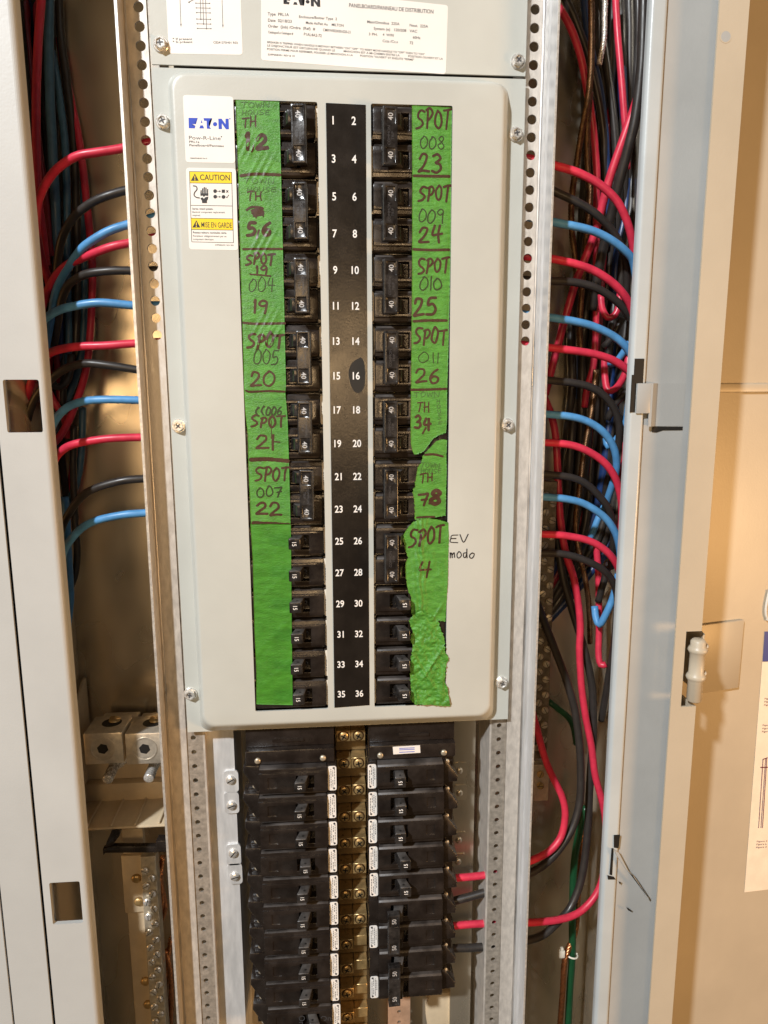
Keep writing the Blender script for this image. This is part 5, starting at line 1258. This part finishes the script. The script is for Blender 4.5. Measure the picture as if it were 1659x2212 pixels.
# ------------------------------------------------------------------ ground terminal bar, right gutter
def screw_mesh(r=3.0):
    g = G(); g.lathe((0, 0, 0), (0, -1, 0), [(0, r), (1.2, r), (1.9, r*.8), (2.0, r*.5)], 14)
    for s in (0,):
        g.add([(-r*.95, -2.05, -.3), (r*.95, -2.05, -.3), (r*.95, -2.05, .3), (-r*.95, -2.05, .3)], [(0, 1, 2, 3)], 1)
    return g
def terminal_bar(label, c0, c1, wd, m, Y, pitch, cols, msc, r, dep=9):
    a = up(*c0, Y); b = up(*c1, Y); x = (a.x+b.x)/2
    root = thing('terminal_bar', label, 'terminal bar', (x, Y, (a.z+b.z)/2))
    g = G(); g.box(x-wd/2, x+wd/2, Y, Y+dep, b.z, a.z); o = g.obj('bar', m, root); bevel(o, .5, 1)
    gs = screw_mesh(r); me = make_mesh('screw', gs.v, gs.f, [msc, 'plastic_slot'], False, gs.m)
    me.polygons.foreach_set('use_smooth', [True]*len(me.polygons)); me.set_sharp_from_angle(angle=math.radians(35))
    z = a.z-pitch*.8; k = 0; rr = random.Random(int(x))
    while z > b.z+pitch*.5:
        for ci, cx in enumerate(cols):
            s = bpy.data.objects.new('screw', me); C.objects.link(s); s.parent = root
            s.location = (Vector((x+cx, Y-.2-rr.uniform(0, 1.4), z-(pitch*.5 if ci % 2 else 0)))-origin_of(root))*MM; s.rotation_euler = (rr.uniform(-.12, .12), rr.uniform(0, 3.1), rr.uniform(-.12, .12))
        z -= pitch
    return root
terminal_bar('ground terminal bar crowded with screws beside the right rail', cp((2, 1), 233, 1462), cp((2, 3), 185, -60), 15.0, 'bar_dark', 64, 15.0, (-3.2, 3.2), 'tinned', 3.3)
terminal_bar('short end of a terminal bar below the crowded one, lower right', cp((2, 3), 183, -20), cp((2, 3), 180, 215), 17.0, 'tinned', 62, 11.5, (0,), 'brass', 3.4)

# ------------------------------------------------------------------ neutral lugs and bar, lower left
lug = thing('neutral_lug', 'two aluminium lug blocks with hex set screws on a tan tray, lower left', 'lug block', cw('L', 700, 1000, 60))
LY = 46.0
def L(x, y, Y): return cw('L', x, y, Y)
for (xa, xb, cx) in ((283, 788, 525), (792, 1300, 1040)):
    a = L(xa, 480, LY); b = L(xb, 838, LY); g = G(); g.box(a.x, b.x, LY, LY+34, b.z, a.z); o = g.obj('lug_body', 'aluminium', lug); bevel(o, .9, 2)
    c = L(cx, 662, LY); g = G()
    g.lathe((c.x, LY-.05, c.z), (0, -1, 0), [(0, 10.8), (.5, 10.8), (.5, 9.8), (-1.0, 9.2), (-1.0, 5.6), (-.6, 5.4)], 28); s = g.obj('set_screw', 'aluminium', lug, True); s.data.set_sharp_from_angle(angle=math.radians(35))
    g = G(); g.lathe((c.x, LY-.1+.4, c.z), (0, -1, 0), [(0, 4.9), (.5, 4.9)], 6); g.obj('hex_socket', 'plastic_slot', s)
    # block behind, top bore
    g = G(); a2 = L(xa+100, 275, LY+58); g.box(a.x+1, b.x+1, LY+34.2, LY+58, b.z, max(a.z-8, a2.z)); o = g.obj('lug_body', 'aluminium', lug); bevel(o, .8, 2)
    g = G(); g.lathe((c.x+3, LY+20, a.z-.1), (0, 0, 1), [(0, 8.5), (.25, 8.5)], 24); g.obj('bore', 'plastic_slot', lug)
    g = G(); g.cyl((c.x+3, LY+24, a.z-4), (c.x+5, LY+24, a.z+1.6), 5.0, 5.0, 18); g.obj('bore_screw', 'brass', lug, True)
for (tx, ty, bx, by) in ((582, 1045, 665, 915), (1088, 1030, 1120, 905)):
    b = L(bx, by, 74); t = L(tx, ty, 46); ax = Vector((b.x, 46, b.z)); 
    b = Vector((t.x+1.0, 76, t.z+4.5)); t = Vector((t.x, 46, t.z))
    g = G(); d = (t-b); n_ = 26; prof = []
    for k in range(n_): prof += [(d.length*k/n_, 4.1), (d.length*(k+.5)/n_, 4.6)]
    prof += [(d.length, 3.8)]; g.lathe(b, d, prof, 16); g.obj('stud', 'zinc', lug, True)
    g = G(); g.lathe(b-d.normalized()*1, d, [(0, 10.5), (1.4, 10.5), (1.4, 8), (7.0, 8), (7.6, 7.2)], 6); g.obj('nut', 'zinc', lug)
tray = thing('lug_tray', 'tan plastic tray with ribbed shelf carrying the lugs, lower left', 'tray', cw('L', 700, 1500, 60))
fr0 = L(235, 1640, 40); zs = L(700, 1622, 40).z
SX0, SX1 = -247.0, -156.0
bk = hit(*cp('L', 700, 1312), (0, 0, zs), (0, 0, 1))
g = G(); g.box(SX0, SX1, 40, bk.y+14, zs-2.2, zs); o = g.obj('shelf', 'plastic_tan', tray); bevel(o, .6, 2)
for xq in (340, 625, 915, 1205):
    p = hit(*cp('L', xq, 1610), (0, 0, zs), (0, 0, 1)); g = G(); g.box(p.x-1.0, p.x+1.0, 41, bk.y+2, zs-.1, zs+2.0); o = g.obj('shelf_rib', 'plastic_tan', tray); bevel(o, .5, 2)
g = G(); zt = zs+bk.y*0; g.box(SX0, SX1, bk.y+2, bk.y+12, zs-.5, zs+17); o = g.obj('back_step', 'plastic_tan', tray); bevel(o, 1.0, 2)
g = G(); g.box(SX0, SX1, bk.y+12, bk.y+20, zs-.5, zs+42); g.obj('back_wall', 'plastic_tan', tray)
# sloping side cheek
q = [L(150, 480, 34), L(415, 95, 98), L(445, 120, 98), L(440, 300, 98), L(245, 820, 44), L(235, 1640, 40), L(205, 1640, 38)]
g = G(); X = -243.0
prf = [(38, zs), (38, zs+55), (46, zs+72), (100, zs+112), (108, zs+112), (108, zs)]
vs = [(SX0-1.2, y, z) for y, z in prf]+[(SX0+1.6, y, z) for y, z in prf]; n = len(prf)
g.add(vs, [tuple(range(n))[::-1], tuple(range(n, 2*n))]+[(i, (i+1) % n, n+(i+1) % n, n+i) for i in range(n)]); o = g.obj('side_cheek', 'plastic_tan', tray); bevel(o, .8, 2)
# neutral bar below
nb = terminal_bar('neutral terminal bar with a column of screws, bottom left', cp((0, 3), 955, 575), cp((0, 3), 1060, 2100), 14.0, 'tinned', 56, 16.0, (-2.6, 2.8), 'zinc', 3.4, 12)
car = thing('bar_carrier', 'tan flat bar with brass screws behind the neutral terminal bar', 'carrier bar', cw((0, 3), 880, 1000, 70))
a = cw((0, 3), 790, 390, 70); b = cw((0, 3), 940, 560, 70)
g = G(); g.box(a.x, b.x, 68, 74, ZB, a.z); o = g.obj('bar', 'plastic_tan', car); bevel(o, .6, 1)
b1 = cw((0, 3), 830, 930, 66); g = G(); g.box(a.x-1, b.x+1, 64, 67.8, b1.z, cw((0, 3), 880, 560, 66).z); o = g.obj('cover_tab', 'plastic_tan', car); bevel(o, .8, 2)
for (x, y, Yq) in ((885, 712, 64), (900, 862, 64), (945, 1378, 68), (962, 1528, 68)):
    p = cw((0, 3), x, y, Yq); g = G(); slot_screw(g, (p.x, Yq, p.z), 4.4); g.obj('screw', 'brass', car, True)
br = thing('bracket', 'black angled plastic bracket under the lug tray, lower left', 'bracket', cw((0, 3), 850, 520, 55))
def bp(pts, y0, y1, nm='arm'):
    g = G(); g.plate([(lambda v: (v.x, v.z))(cw((0, 3), x, y, y0)) for x, y in pts], y0, y1); o = g.obj(nm, 'plastic_black', br); bevel(o, .6, 2)
bp([(665, 525), (725, 510), (1000, 510), (1060, 540), (1000, 550), (680, 552), (668, 570)], 48, 54, 'crossbar')
bp([(725, 400), (775, 400), (775, 440), (720, 515), (665, 560), (690, 480)], 50, 58, 'strut')
bp([(1010, 475), (1130, 470), (1130, 545), (1005, 545)], 46, 56, 'foot')
for k, (pts, m_) in enumerate((([(1000, 560, 72), (1030, 700, 70), (1050, 850, 70), (1025, 960, 70), (1000, 1020, 74)], 'copper'), ([(1055, 570, 76), (1040, 720, 74), (1070, 900, 74), (1040, 1000, 76)], 'copper'), ([(1110, 1100, 76), (1085, 1250, 74), (1070, 1380, 72), (1075, 1500, 72), (1090, 1700, 74)], 'copper'), ([(1070, 1180, 74), (1100, 1300, 72), (1110, 1480, 72), (1100, 1750, 74)], 'copper'))):
    bare('bare copper strands beside the neutral bar, %s' % ('upper left one', 'upper right one', 'lower left one', 'lower right one')[k], [(0, 3, *pts[0])]+pts[1:], 1.1, 20, m_, 'copper strands at the neutral bar', 5)
